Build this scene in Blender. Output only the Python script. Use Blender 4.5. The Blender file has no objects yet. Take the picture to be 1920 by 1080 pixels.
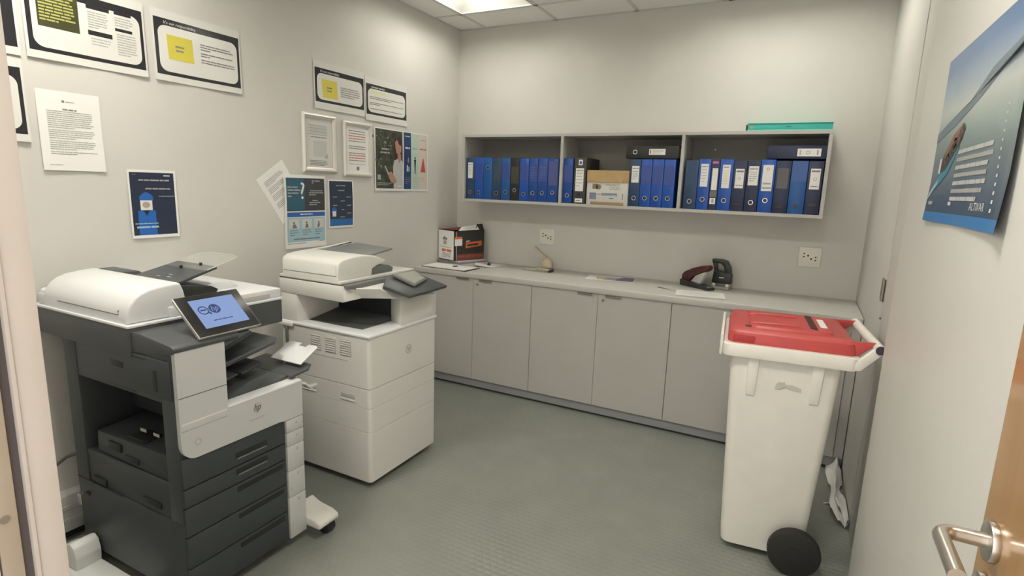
import bpy, bmesh, math, random
from mathutils import Vector, Matrix

random.seed(7)
SC = bpy.context.scene
COL = SC.collection

# ------------------------------------------------------------------ camera
CAM_POS = Vector((2.6437, -4.0742, 1.5396))
YAW, PITCH, ROLL, FPX = 0.4738, 0.1812, 0.0345, 1042.5
fw = Vector((-math.sin(YAW) * math.cos(PITCH), math.cos(YAW) * math.cos(PITCH), -math.sin(PITCH)))
rt = Vector((math.cos(YAW), math.sin(YAW), 0))
up = rt.cross(fw)
r2 = math.cos(ROLL) * rt + math.sin(ROLL) * up
u2 = -math.sin(ROLL) * rt + math.cos(ROLL) * up
cam = bpy.data.cameras.new('camera')
cam.sensor_width = 36.0
cam.lens = FPX / 1920 * 36.0
cam.clip_start = 0.02
camo = bpy.data.objects.new('camera', cam)
COL.objects.link(camo)
M = Matrix(((r2.x, u2.x, -fw.x, CAM_POS.x), (r2.y, u2.y, -fw.y, CAM_POS.y), (r2.z, u2.z, -fw.z, CAM_POS.z), (0, 0, 0, 1)))
camo.matrix_world = M
SC.camera = camo

# ------------------------------------------------------------------ world, exposure
w = bpy.data.worlds.new('corridor_ambient')
SC.world = w
w.use_nodes = True
bg = w.node_tree.nodes['Background']
bg.inputs[0].default_value = (1.0, 0.95, 0.87, 1)
bg.inputs[1].default_value = 1.95
SC.view_settings.view_transform = 'Standard'
SC.view_settings.look = 'None'
SC.view_settings.exposure = 0.24
SC.view_settings.gamma = 1.0
SC.view_settings.use_curve_mapping = False
LAMP_STRENGTH = 50.0
LAMP_COLOR = (1.0, 0.957, 0.835)


# ------------------------------------------------------------------ materials
def lin(h):
    h = h.lstrip('#')
    out = []
    for i in (0, 2, 4):
        c = int(h[i:i + 2], 16) / 255
        out.append(c / 12.92 if c <= 0.04045 else ((c + 0.055) / 1.055) ** 2.4)
    return (*out, 1.0)


MATS = {}


def mat(name, col, rough=0.5, metal=0.0, var=0.0, vscale=8.0, bump=0.0, bscale=200.0, spec=0.5, coat=0.0,
        alpha=None, emit=None, estr=0.0, trans=0.0):
    if name in MATS:
        return MATS[name]
    m = bpy.data.materials.new(name)
    m.use_nodes = True
    nt = m.node_tree
    b = nt.nodes['Principled BSDF']
    c = lin(col) if isinstance(col, str) else (*col, 1.0)
    b.inputs['Base Color'].default_value = c
    b.inputs['Roughness'].default_value = rough
    b.inputs['Metallic'].default_value = metal
    b.inputs['Specular IOR Level'].default_value = spec
    b.inputs['Coat Weight'].default_value = coat
    b.inputs['Coat Roughness'].default_value = 0.12
    if trans:
        b.inputs['Transmission Weight'].default_value = trans
        b.inputs['IOR'].default_value = 1.2
    if alpha is not None:
        b.inputs['Alpha'].default_value = alpha
    if emit:
        b.inputs['Emission Color'].default_value = lin(emit) if isinstance(emit, str) else (*emit, 1.0)
        b.inputs['Emission Strength'].default_value = estr
    if var or bump:
        tc = nt.nodes.new('ShaderNodeTexCoord')
    if var:
        n = nt.nodes.new('ShaderNodeTexNoise')
        n.inputs['Scale'].default_value = vscale
        n.inputs['Detail'].default_value = 4
        nt.links.new(tc.outputs['Object'], n.inputs['Vector'])
        mr = nt.nodes.new('ShaderNodeMapRange')
        mr.inputs[1].default_value = 0.3
        mr.inputs[2].default_value = 0.7
        mr.inputs[3].default_value = 1 - var
        mr.inputs[4].default_value = 1 + var
        nt.links.new(n.outputs['Fac'], mr.inputs[0])
        mx = nt.nodes.new('ShaderNodeVectorMath')
        mx.operation = 'SCALE'
        mx.inputs[0].default_value = c[:3]
        nt.links.new(mr.outputs[0], mx.inputs['Scale'])
        nt.links.new(mx.outputs[0], b.inputs['Base Color'])
    if bump:
        n2 = nt.nodes.new('ShaderNodeTexNoise')
        n2.inputs['Scale'].default_value = bscale
        n2.inputs['Detail'].default_value = 3
        nt.links.new(tc.outputs['Object'], n2.inputs['Vector'])
        bp = nt.nodes.new('ShaderNodeBump')
        bp.inputs['Strength'].default_value = bump
        bp.inputs['Distance'].default_value = 0.002
        nt.links.new(n2.outputs['Fac'], bp.inputs['Height'])
        nt.links.new(bp.outputs[0], b.inputs['Normal'])
    MATS[name] = m
    return m


WALL = mat('wall_paint', (0.65, 0.635, 0.605), 0.75, var=0.025, vscale=2.5, bump=0.12, bscale=260, spec=0.3)
PIER = mat('white_panel_paint', (0.74, 0.725, 0.69), 0.5, var=0.015, vscale=3, bump=0.05, bscale=300)
CEIL = mat('ceiling_tile_mineral', (0.80, 0.795, 0.775), 0.9, bump=0.3, bscale=420)
TBAR = mat('ceiling_grid_metal', (0.6, 0.6, 0.58), 0.45)
LAMIN = mat('grey_laminate', (0.50, 0.487, 0.465), 0.55, var=0.02, vscale=4, bump=0.03)
COUNTER = mat('counter_laminate', (0.56, 0.548, 0.52), 0.45, var=0.02, vscale=30)
SHELF = mat('shelf_laminate', (0.50, 0.495, 0.475), 0.5, var=0.015, vscale=5)
SHELFB = mat('shelf_back_shaded', (0.27, 0.265, 0.25), 0.7)  # shade inside the bays put into a darker grey than the boards
PLINTH = mat('plinth_foil', (0.31, 0.32, 0.335), 0.4)
DARKGAP = mat('gap_shade_and_baseboard', (0.03, 0.03, 0.03), 0.8)  # shade colour for the wall and plinth gaps, also the dark baseboard
FRAME = mat('jamb_paint', (0.50, 0.455, 0.42), 0.55, var=0.02, vscale=12)
JAMBT = mat('jamb_tan', (0.34, 0.285, 0.225), 0.6, var=0.05, vscale=15)
SEAL = mat('jamb_seal', (0.09, 0.075, 0.075), 0.8)
STEEL = mat('brushed_steel', (0.62, 0.58, 0.53), 0.32, metal=1.0)
CHROME = mat('chrome_ring', (0.62, 0.62, 0.62), 0.25, metal=1.0)
HINGE = mat('hinge_metal', (0.36, 0.34, 0.30), 0.45, metal=0.8)
PWHITE = mat('printer_white', (0.74, 0.735, 0.70), 0.42, var=0.01, vscale=6)
PBRIGHT = mat('printer_lid_white', (0.74, 0.755, 0.775), 0.35)
PDARK = mat('printer_charcoal', (0.046, 0.054, 0.060), 0.45, var=0.05, vscale=14, bump=0.05, bscale=600)
PDARK2 = mat('printer_slate', (0.072, 0.078, 0.082), 0.42, var=0.04, vscale=14)
PBLACK = mat('printer_black', (0.016, 0.018, 0.020), 0.5)
PGREY = mat('printer_grey', (0.16, 0.165, 0.165), 0.45)
PFRONT = mat('copier_front_grey', (0.56, 0.575, 0.575), 0.42, var=0.01, vscale=6)
PMID = mat('printer_light_grey', (0.50, 0.495, 0.475), 0.45)
GLASSP = mat('clear_plastic', (0.60, 0.61, 0.58), 0.12, alpha=0.16)
BINW = mat('bin_plastic_white', (0.82, 0.795, 0.74), 0.5, var=0.03, vscale=9, bump=0.06, bscale=90)
BINR = mat('bin_plastic_red', (0.54, 0.075, 0.072), 0.38, var=0.05, vscale=12)
TYRE = mat('wheel_rubber', (0.020, 0.019, 0.018), 0.65)
PAPER = mat('paper_white', (0.84, 0.835, 0.82), 0.6)
PAPERG = mat('paper_offwhite', (0.66, 0.65, 0.63), 0.65)
LAMI = mat('laminated_paper', (0.74, 0.735, 0.71), 0.16, spec=0.6)
INK = mat('ink_black', (0.025, 0.025, 0.028), 0.35)
INKG = mat('ink_grey', (0.22, 0.22, 0.22), 0.6)
INKL = mat('ink_light_grey', (0.40, 0.40, 0.39), 0.6)
INKW = mat('ink_white', (0.75, 0.75, 0.74), 0.4)
YEL = mat('sticky_yellow', (0.68, 0.60, 0.09), 0.5)
YELP = mat('ink_pale_yellow', (0.72, 0.70, 0.46), 0.5)
NAVY = mat('ink_navy', (0.022, 0.032, 0.065), 0.35)
BLUEI = mat('ink_blue', (0.02, 0.13, 0.46), 0.4)
TEALI = mat('ink_teal', (0.035, 0.115, 0.17), 0.4)
CYANI = mat('ink_pale_cyan', (0.36, 0.55, 0.64), 0.45)
SLATEI = mat('ink_slate', (0.055, 0.06, 0.07), 0.4)
REDI = mat('ink_red', (0.55, 0.10, 0.09), 0.5)
PINKI = mat('ink_pink', (0.62, 0.16, 0.32), 0.5)
MINTI = mat('ink_mint', (0.50, 0.64, 0.55), 0.5)
CREAMI = mat('ink_cream', (0.66, 0.61, 0.54), 0.5)
ORANGE = mat('ink_orange', (0.68, 0.16, 0.05), 0.5)
LIMEI = mat('ink_olive_text', (0.42, 0.43, 0.13), 0.5)
OLIVE = mat('ink_olive_dark', (0.055, 0.055, 0.022), 0.4)
SKIN = mat('ink_skin', (0.45, 0.25, 0.19), 0.5)
HAIRI = mat('ink_brown', (0.055, 0.03, 0.025), 0.5)
SHIRT = mat('ink_shirt', (0.50, 0.50, 0.50), 0.5)
FOREST = mat('ink_forest', (0.055, 0.065, 0.045), 0.5, var=0.6, vscale=22)
FOAM = mat('ink_foliage_pale', (0.30, 0.27, 0.20), 0.5)
FBLUE = mat('binder_blue', (0.012, 0.070, 0.33), 0.35, var=0.05, vscale=10)
FBRIGHT = mat('binder_bright_blue', (0.012, 0.085, 0.42), 0.32, var=0.05, vscale=10)
FMID = mat('binder_mid_blue', (0.012, 0.10, 0.34), 0.35)
FTEAL = mat('binder_teal_blue', (0.022, 0.060, 0.14), 0.4)
FNAVY = mat('binder_navy', (0.022, 0.032, 0.085), 0.4)
FBLACK = mat('binder_black', (0.018, 0.018, 0.018), 0.4)
FMARB = mat('binder_marbled_black', (0.06, 0.055, 0.052), 0.6, var=0.6, vscale=160)
FTURQ = mat('binder_turquoise', (0.06, 0.50, 0.44), 0.45)
FTURQL = mat('binder_turquoise_edge', (0.25, 0.62, 0.55), 0.5)
POCKB = mat('label_pocket_blue', (0.045, 0.085, 0.34), 0.22)
POCKD = mat('label_pocket_dark', (0.075, 0.078, 0.085), 0.25)
KRAFT = mat('kraft_paper', (0.50, 0.345, 0.165), 0.6, var=0.06, vscale=25)
KRAFTB = mat('kraft_board', (0.36, 0.215, 0.10), 0.65)
BEIGE = mat('punch_beige', (0.46, 0.42, 0.32), 0.4, var=0.04, vscale=30)
MAROON = mat('punch_maroon', (0.075, 0.018, 0.018), 0.35)
CHARC = mat('punch_charcoal', (0.028, 0.030, 0.032), 0.4)
BOXBLK = mat('carton_black', (0.030, 0.030, 0.027), 0.5)
BOXRED = mat('carton_red_brown', (0.20, 0.05, 0.04), 0.55)
SOCK = mat('socket_plastic', (0.80, 0.78, 0.70), 0.4)
WOOD = None


def wood_mat():
    m = bpy.data.materials.new('door_wood_veneer')
    m.use_nodes = True
    nt = m.node_tree
    b = nt.nodes['Principled BSDF']
    tc = nt.nodes.new('ShaderNodeTexCoord')
    mp = nt.nodes.new('ShaderNodeMapping')
    mp.inputs['Scale'].default_value = (14, 14, 1.2)
    n = nt.nodes.new('ShaderNodeTexNoise')
    n.inputs['Scale'].default_value = 3
    n.inputs['Detail'].default_value = 6
    r = nt.nodes.new('ShaderNodeValToRGB')
    r.color_ramp.elements[0].color = (0.35, 0.180, 0.060, 1)
    r.color_ramp.elements[1].color = (0.44, 0.240, 0.088, 1)
    nt.links.new(tc.outputs['Object'], mp.inputs[0])
    nt.links.new(mp.outputs[0], n.inputs['Vector'])
    nt.links.new(n.outputs['Fac'], r.inputs[0])
    nt.links.new(r.outputs[0], b.inputs['Base Color'])
    b.inputs['Roughness'].default_value = 0.22
    b.inputs['Coat Weight'].default_value = 0.4
    return m


WOOD = wood_mat()


def floor_mat():
    m = bpy.data.materials.new('studded_grey_rubber')
    m.use_nodes = True
    nt = m.node_tree
    b = nt.nodes['Principled BSDF']
    tc = nt.nodes.new('ShaderNodeTexCoord')
    br = nt.nodes.new('ShaderNodeTexBrick')
    br.offset = 0.5
    br.inputs['Color1'].default_value = (1, 1, 1, 1)
    br.inputs['Color2'].default_value = (1, 1, 1, 1)
    br.inputs['Mortar'].default_value = (0, 0, 0, 1)
    br.inputs['Scale'].default_value = 1.0
    br.inputs['Brick Width'].default_value = 0.036
    br.inputs['Row Height'].default_value = 0.028
    br.inputs['Mortar Size'].default_value = 0.0085
    br.inputs['Mortar Smooth'].default_value = 0.9
    nt.links.new(tc.outputs['Object'], br.inputs['Vector'])
    bp = nt.nodes.new('ShaderNodeBump')
    bp.inputs['Strength'].default_value = 0.42
    bp.inputs['Distance'].default_value = 0.0020
    nt.links.new(br.outputs['Color'], bp.inputs['Height'])
    nt.links.new(bp.outputs[0], b.inputs['Normal'])
    n = nt.nodes.new('ShaderNodeTexNoise')
    n.inputs['Scale'].default_value = 5
    n.inputs['Detail'].default_value = 5
    nt.links.new(tc.outputs['Object'], n.inputs['Vector'])
    r = nt.nodes.new('ShaderNodeValToRGB')
    r.color_ramp.elements[0].position = 0.3
    r.color_ramp.elements[0].color = (0.235, 0.248, 0.226, 1)
    r.color_ramp.elements[1].position = 0.7
    r.color_ramp.elements[1].color = (0.258, 0.270, 0.246, 1)
    nt.links.new(n.outputs['Fac'], r.inputs[0])
    nt.links.new(r.outputs[0], b.inputs['Base Color'])
    b.inputs['Roughness'].default_value = 0.27
    return m


FLOOR = floor_mat()


# ------------------------------------------------------------------ mesh helpers
class MB:
    """collects shapes (world or local coordinates) for ONE mesh object"""

    def __init__(s):
        s.bm = bmesh.new()

    def _merge(s, bm):
        me = bpy.data.meshes.new('tmp')
        bm.to_mesh(me)
        bm.free()
        s.bm.from_mesh(me)
        bpy.data.meshes.remove(me)
        return s

    def box(s, x0, x1, y0, y1, z0, z1, bev=0.0, seg=2):
        b = bmesh.new()
        bmesh.ops.create_cube(b, size=1)
        for v in b.verts:
            v.co = Vector(((x0 + x1) / 2 + v.co.x * (x1 - x0), (y0 + y1) / 2 + v.co.y * (y1 - y0), (z0 + z1) / 2 + v.co.z * (z1 - z0)))
        if bev:
            bmesh.ops.bevel(b, geom=list(b.edges), offset=bev, segments=seg, affect='EDGES', profile=0.5)
        return s._merge(b)

    def hexa(s, p, bev=0.0, seg=2):
        """p: 8 points, bottom ring 0-3 then top ring 4-7"""
        b = bmesh.new()
        vs = [b.verts.new(q) for q in p]
        for f in ((3, 2, 1, 0), (4, 5, 6, 7), (0, 1, 5, 4), (1, 2, 6, 5), (2, 3, 7, 6), (3, 0, 4, 7)):
            b.faces.new([vs[i] for i in f])
        bmesh.ops.recalc_face_normals(b, faces=list(b.faces))
        if bev:
            bmesh.ops.bevel(b, geom=list(b.edges), offset=bev, segments=seg, affect='EDGES', profile=0.5)
        return s._merge(b)

    def prism(s, prof, axis, lo, hi, bev=0.0, seg=2, caps_only=False):
        """prof: 2D polygon in the plane of the other two axes (cyclic order x,y,z minus axis)"""
        b = bmesh.new()

        def P(a, c, t):
            return {0: (t, a, c), 1: (a, t, c), 2: (a, c, t)}[axis]
        v0 = [b.verts.new(P(a, c, lo)) for a, c in prof]
        v1 = [b.verts.new(P(a, c, hi)) for a, c in prof]
        n = len(prof)
        b.faces.new(v0)
        b.faces.new(list(reversed(v1)))
        for i in range(n):
            b.faces.new((v0[i], v1[i], v1[(i + 1) % n], v0[(i + 1) % n]))
        bmesh.ops.recalc_face_normals(b, faces=list(b.faces))
        if bev:
            es = list(b.edges)
            if caps_only:
                es = [e for f in b.faces if len(f.verts) == n and n != 4 for e in f.edges]
            bmesh.ops.bevel(b, geom=es, offset=bev, segments=seg, affect='EDGES', profile=0.5)
        return s._merge(b)

    def slab(s, quad, thick, bev=0.0):
        """planar polygon extruded by thick against its normal"""
        q = [Vector(p) for p in quad]
        n = (q[1] - q[0]).cross(q[2] - q[0]).normalized()
        b = bmesh.new()
        v0 = [b.verts.new(p) for p in q]
        v1 = [b.verts.new(p - n * thick) for p in q]
        k = len(q)
        b.faces.new(v0)
        b.faces.new(list(reversed(v1)))
        for i in range(k):
            b.faces.new((v0[i], v1[i], v1[(i + 1) % k], v0[(i + 1) % k]))
        bmesh.ops.recalc_face_normals(b, faces=list(b.faces))
        if bev:
            bmesh.ops.bevel(b, geom=list(b.edges), offset=bev, segments=2, affect='EDGES', profile=0.5)
        return s._merge(b)

    def cyl(s, p0, p1, r, seg=20, r1=None, bev=0.0):
        p0, p1 = Vector(p0), Vector(p1)
        d = p1 - p0
        b = bmesh.new()
        bmesh.ops.create_cone(b, cap_ends=True, segments=seg, radius1=r, radius2=r if r1 is None else r1, depth=d.length)
        if bev:
            es = [e for e in b.edges if any(len(f.verts) > 4 for f in e.link_faces)]
            bmesh.ops.bevel(b, geom=es, offset=bev, segments=2, affect='EDGES', profile=0.5)
        q = d.to_track_quat('Z', 'Y')
        bmesh.ops.transform(b, matrix=Matrix.Translation((p0 + p1) / 2) @ q.to_matrix().to_4x4(), verts=b.verts)
        return s._merge(b)

    def ring(s, c, axis, r0, r1, h, seg=20):
        c, ax = Vector(c), Vector(axis).normalized()
        q = ax.to_track_quat('Z', 'Y')
        b = bmesh.new()
        rings = []
        for (r, z) in ((r0, 0), (r1, 0), (r1, h), (r0, h)):
            rings.append([b.verts.new(c + q @ Vector((r * math.cos(2 * math.pi * i / seg), r * math.sin(2 * math.pi * i / seg), z))) for i in range(seg)])
        for k in range(4):
            a, d = rings[k], rings[(k + 1) % 4]
            for i in range(seg):
                b.faces.new((a[i], a[(i + 1) % seg], d[(i + 1) % seg], d[i]))
        bmesh.ops.recalc_face_normals(b, faces=list(b.faces))
        return s._merge(b)

    def tube(s, pts, r, seg=10, closed=False):
        pts = [Vector(p) for p in pts]
        b = bmesh.new()
        rings = []
        n = len(pts)
        ref = None
        for i, p in enumerate(pts):
            d = (pts[min(i + 1, n - 1)] - pts[max(i - 1, 0)]).normalized()
            if ref is None:
                ref = d.orthogonal().normalized()
            ref = (ref - d * ref.dot(d)).normalized()
            o = d.cross(ref)
            rr = r[i] if isinstance(r, (list, tuple)) else r
            rings.append([b.verts.new(p + (ref * math.cos(2 * math.pi * k / seg) + o * math.sin(2 * math.pi * k / seg)) * rr) for k in range(seg)])
        for i in range(n - 1):
            for k in range(seg):
                b.faces.new((rings[i][k], rings[i][(k + 1) % seg], rings[i + 1][(k + 1) % seg], rings[i + 1][k]))
        b.faces.new(list(reversed(rings[0])))
        b.faces.new(rings[-1])
        bmesh.ops.recalc_face_normals(b, faces=list(b.faces))
        return s._merge(b)

    def grid(s, fn, nu, nv):
        b = bmesh.new()
        vs = [[b.verts.new(fn(i / nu, j / nv)) for j in range(nv + 1)] for i in range(nu + 1)]
        for i in range(nu):
            for j in range(nv):
                b.faces.new((vs[i][j], vs[i + 1][j], vs[i + 1][j + 1], vs[i][j + 1]))
        return s._merge(b)

    def raw(s, verts, faces):
        b = bmesh.new()
        vs = [b.verts.new(v) for v in verts]
        for f in faces:
            try:
                b.faces.new([vs[i] for i in f])
            except ValueError:
                pass
        return s._merge(b)

    def build(s, name, m, parent=None, label=None, smooth=True):
        me = bpy.data.meshes.new(name)
        off = root_loc(parent) if parent is not None else Vector((0, 0, 0))
        if off.length:
            bmesh.ops.translate(s.bm, verts=s.bm.verts, vec=-off)
        s.bm.to_mesh(me)
        s.bm.free()
        me.materials.append(m)
        if smooth:
            for p in me.polygons:
                p.use_smooth = True
            me.set_sharp_from_angle(angle=math.radians(35))
        o = bpy.data.objects.new(name, me)
        COL.objects.link(o)
        if parent is not None:
            o.parent = parent
        if label:
            o['label'] = label
        return o


def root_loc(o):
    """world offset to subtract for geometry given in world coordinates (local things use loc 0 frames)"""
    v = Vector((0, 0, 0))
    while o is not None:
        if not o.get('_local'):
            v += o.location
        o = o.parent
    return v


def tag(o, label=None, cat=None, group=None, kind=None):
    if label:
        o['label'] = label
    if cat:
        o['category'] = cat
    if group:
        o['group'] = group
    if kind:
        o['kind'] = kind
    return o


LOCALS = []


def thing(name, label, cat, loc, group=None, rz=0.0, local=False):
    o = bpy.data.objects.new(name, None)
    o.empty_display_size = 0.05
    COL.objects.link(o)
    o.location = loc
    o.rotation_euler = (0, 0, rz)
    if local:
        o['_local'] = 1
        LOCALS.append(o)
    return tag(o, label, cat, group)


def struct(name, mb, m, parent=None):
    o = mb.build(name, m, parent)
    if parent is None:
        o['kind'] = 'structure'
    return o


def rounded(u0, v0, u1, v1, r, n=6):
    pts = []
    for cx, cy, a0 in ((u1 - r, v1 - r, 0), (u0 + r, v1 - r, 90), (u0 + r, v0 + r, 180), (u1 - r, v0 + r, 270)):
        for k in range(n + 1):
            a = math.radians(a0 + 90 * k / n)
            pts.append((cx + r * math.cos(a), cy + r * math.sin(a)))
    return pts


TEXT_CACHE = {}


def text_geo(txt, shear=0.0):
    key = (txt, shear)
    if key in TEXT_CACHE:
        return TEXT_CACHE[key]
    cu = bpy.data.curves.new('t', 'FONT')
    cu.body = txt
    cu.size = 1.0
    cu.resolution_u = 2
    cu.shear = shear
    o = bpy.data.objects.new('t', cu)
    COL.objects.link(o)
    dg = bpy.context.evaluated_depsgraph_get()
    me = bpy.data.meshes.new_from_object(o.evaluated_get(dg))
    vs = [(v.co.x, v.co.y) for v in me.vertices]
    fs = [tuple(p.vertices) for p in me.polygons]
    bpy.data.objects.remove(o)
    bpy.data.curves.remove(cu)
    bpy.data.meshes.remove(me)
    xs = [v[0] for v in vs]
    ys = [v[1] for v in vs]
    g = ([(x - min(xs), y) for x, y in vs], fs, max(xs) - min(xs), max(ys) - min(ys), min(ys))
    TEXT_CACHE[key] = g
    return g


class Sheet:
    """a printed surface: origin is its top-left corner, u runs right, v runs down"""

    def __init__(s, origin, right, upv, w, h, curl=None, parent=None, gap=0.0015):
        s.o, s.r, s.u = Vector(origin), Vector(right).normalized(), Vector(upv).normalized()
        s.n = s.r.cross(s.u)
        s.w, s.h, s.curl, s.parent, s.gap = w, h, curl, parent, gap
        s.layers = {}

    def pt(s, u, v, lvl):
        d = s.gap + lvl * 0.0003
        if s.curl:
            d += s.curl(u / s.w, v / s.h)
        return s.o + s.r * u - s.u * v + s.n * d

    def fresh(s, name):
        s.count = getattr(s, 'count', 0) + 1
        return '%s#%d' % (name, s.count)

    def _l(s, name, m):
        return s.layers.setdefault((name, m.name), [m, [], []])

    def rect(s, name, m, u0, v0, u1, v1, lvl=1):
        if (u1 - u0) * (v1 - v0) > 0.0008:
            name = s.fresh(name)
        L = s._l(name, m)
        nu = max(1, int((u1 - u0) / 0.03)) if s.curl else 1
        nv = max(1, int((v1 - v0) / 0.03)) if s.curl else 1
        b = len(L[1])
        for i in range(nu + 1):
            for j in range(nv + 1):
                L[1].append(s.pt(u0 + (u1 - u0) * i / nu, v0 + (v1 - v0) * j / nv, lvl))
        for i in range(nu):
            for j in range(nv):
                a = b + i * (nv + 1) + j
                L[2].append((a, a + 1, a + nv + 2, a + nv + 1))
        return s

    def poly(s, name, m, pts, lvl=1):
        L = s._l(name, m)
        b = len(L[1])
        cu = sum(p[0] for p in pts) / len(pts)
        cv = sum(p[1] for p in pts) / len(pts)
        L[1].append(s.pt(cu, cv, lvl))
        for p in pts:
            L[1].append(s.pt(p[0], p[1], lvl))
        n = len(pts)
        for i in range(n):
            L[2].append((b, b + 1 + i, b + 1 + (i + 1) % n))
        return s

    def ell(s, name, m, cu, cv, ru, rv, lvl=1, n=20):
        return s.poly(name, m, [(cu + ru * math.cos(2 * math.pi * k / n), cv + rv * math.sin(2 * math.pi * k / n)) for k in range(n)], lvl)

    def ring(s, name, m, cu, cv, r, t, lvl=1, n=28):
        L = s._l(name, m)
        b = len(L[1])
        for k in range(n):
            a = 2 * math.pi * k / n
            L[1].append(s.pt(cu + r * math.cos(a), cv + r * math.sin(a), lvl))
            L[1].append(s.pt(cu + (r - t) * math.cos(a), cv + (r - t) * math.sin(a), lvl))
        for k in range(n):
            i, j = b + 2 * k, b + 2 * ((k + 1) % n)
            L[2].append((i, i + 1, j + 1, j))
        return s

    def window(s, name, m, u0, v0, u1, v1, r, lvl=1):
        """rounded white window, gridded so that it follows the curl"""
        n = 14
        L = s._l(name, m)
        b = len(L[1])
        rows = []
        for i in range(n + 1):
            t = i / n
            v = v0 + (v1 - v0) * t
            dv = min(v - v0, v1 - v)
            ins = 0 if dv >= r else r - math.sqrt(max(0, r * r - (r - dv) ** 2))
            rows.append((v, u0 + ins, u1 - ins))
        # denser rows at the rounded ends
        ends = []
        for k in range(7):
            a = math.pi / 2 * k / 6
            dv = r * (1 - math.cos(a))
            ins = r * (1 - math.sin(a))
            ends.append((dv, ins))
        rows = [(v0 + dv, u0 + ins, u1 - ins) for dv, ins in ends]
        for k in range(1, 6):
            rows.append((v0 + r + (v1 - v0 - 2 * r) * k / 6, u0, u1))
        rows += [(v1 - dv, u0 + ins, u1 - ins) for dv, ins in reversed(ends)]
        nu = 10
        for (v, a, c) in rows:
            for k in range(nu + 1):
                L[1].append(s.pt(a + (c - a) * k / nu, v, lvl))
        for i in range(len(rows) - 1):
            for k in range(nu):
                p = b + i * (nu + 1) + k
                L[2].append((p, p + nu + 1, p + nu + 2, p + 1))
        return s

    def words(s, name, m, u0, v, u1, hgt, lvl=2, slope=0.0, seed=0):
        rnd = random.Random(seed + int(v * 9999) + int(u0 * 777))
        u = u0
        while u < u1 - hgt:
            wl = min(u1 - u, rnd.uniform(2.5, 8.0) * hgt)
            k = (u - u0) * slope
            s.poly(name, m, [(u, v + k), (u + wl, v + k + wl * slope), (u + wl, v + hgt + k + wl * slope), (u, v + hgt + k)], lvl)
            u += wl + hgt * 0.5
        return s

    def para(s, name, m, u0, v0, u1, n, pitch, hgt, last=0.5, lvl=2, seed=0):
        name = s.fresh(name)
        for i in range(n):
            s.words(name, m, u0, v0 + i * pitch, u0 + (u1 - u0) * (last if i == n - 1 else random.Random(seed + i).uniform(0.9, 1.0)), hgt, lvl, seed=seed)
        return s

    def text(s, name, m, txt, u, v, hgt, lvl=2, width=None, shear=0.0, rot=0.0):
        vs, fs, tw, th, y0 = text_geo(txt, shear)
        k = hgt / th
        kx = width / tw if width else k
        L = s._l(name, m)
        b = len(L[1])
        for x, y in vs:
            a, c = x * kx, (y - y0) * k
            L[1].append(s.pt(u + a * math.cos(rot) - c * math.sin(rot), v - c * math.cos(rot) - a * math.sin(rot), lvl))
        for f in fs:
            L[2].append(tuple(b + i for i in f))
        return s

    def sheet(s, name, m, nu=8, nv=8):
        MB().grid(lambda a, c: s.pt(a * s.w, c * s.h, 0), nu, nv).build(name, m, s.parent)
        return s

    def done(s):
        for (name, _), (m, vs, fs) in s.layers.items():
            MB().raw(vs, fs).build(name.split('#')[0], m, s.parent, smooth=False)
        return s.parent


# ================================================================== THE ROOM
W, H = 3.003, 2.766
YF = -3.85          # inner face of the front (door) wall
PX, PY = 2.955, -1.755   # white panel standing proud of the right wall

struct('floor', MB().box(-0.12, 4.2, -5.6, 0.12, -0.1, 0.0), FLOOR)
struct('wall_left', MB().box(-0.12, 0, YF - 0.13, 0.12, 0, H + 0.15), WALL)
struct('wall_back', MB().box(0, W + 0.02, 0, 0.12, 0, H + 0.15), WALL)
wr = struct('wall_right', MB().box(W + 0.018, W + 0.14, YF - 0.13, 0.12, 0, H + 0.15), DARKGAP)  # dark backing paints the shade seen in the gap between the panels
MB().box(W, W + 0.018, -1.158, 0.0, 0, H, 0.002).build('wall_panel', WALL, wr)
MB().box(W, W + 0.018, PY, -1.186, 0, H, 0.002).build('wall_panel', WALL, wr)
MB().box(PX, W + 0.018, YF, PY, 0, H, 0.004).build('pier_panel', PIER, wr)
hg = MB().box(W - 0.006, W + 0.003, -1.150, -1.075, 1.092, 1.188, 0.002)
hg.cyl((W - 0.006, -1.160, 1.092), (W - 0.006, -1.160, 1.188), 0.007, 12)
hg.build('hinge', HINGE, wr, 'grey metal hinge leaf')
MB().cyl((W - 0.004, -1.157, 1.015), (W + 0.002, -1.157, 1.015), 0.006, 10).build('screw', HINGE, wr)
# front wall with the doorway the camera stands in
DX0, DX1, DZ = 2.07, 2.955, 2.06
wf = MB().box(-0.12, DX0 - 0.045, YF - 0.13, YF, 0, H + 0.15)
wf.box(DX0 - 0.045, W + 0.14, YF - 0.13, YF, DZ + 0.045, H + 0.15)
wf.box(DX1 + 0.02, W + 0.14, YF - 0.13, YF, 0, DZ + 0.045)
struct('wall_front', wf, WALL)
jm = MB().box(DX0 - 0.045, DX0, YF - 0.018, YF + 0.004, 0, DZ, 0.002)
jm.box(DX0 - 0.045, DX0 + 0.0015, YF - 0.021, YF - 0.018, 0, DZ)
jm.box(DX0 - 0.045, DX1 + 0.02, YF - 0.021, YF + 0.004, DZ, DZ + 0.045, 0.002)
tj = struct('trim_1', jm, FRAME)
MB().box(DX0 - 0.045, DX0 - 0.004, YF - 0.028, YF - 0.021, 0, DZ).build('door_seal', SEAL, tj)
ja = MB().box(DX0 - 0.045, DX0 - 0.001, YF - 0.043, YF - 0.028, 0, DZ, 0.001)
ja.build('door_stop', JAMBT, tj)
MB().box(DX0 - 0.045, DX0 - 0.003, YF - 0.0445, YF - 0.043, 0, DZ).build('stop_groove', SEAL, tj)
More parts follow.
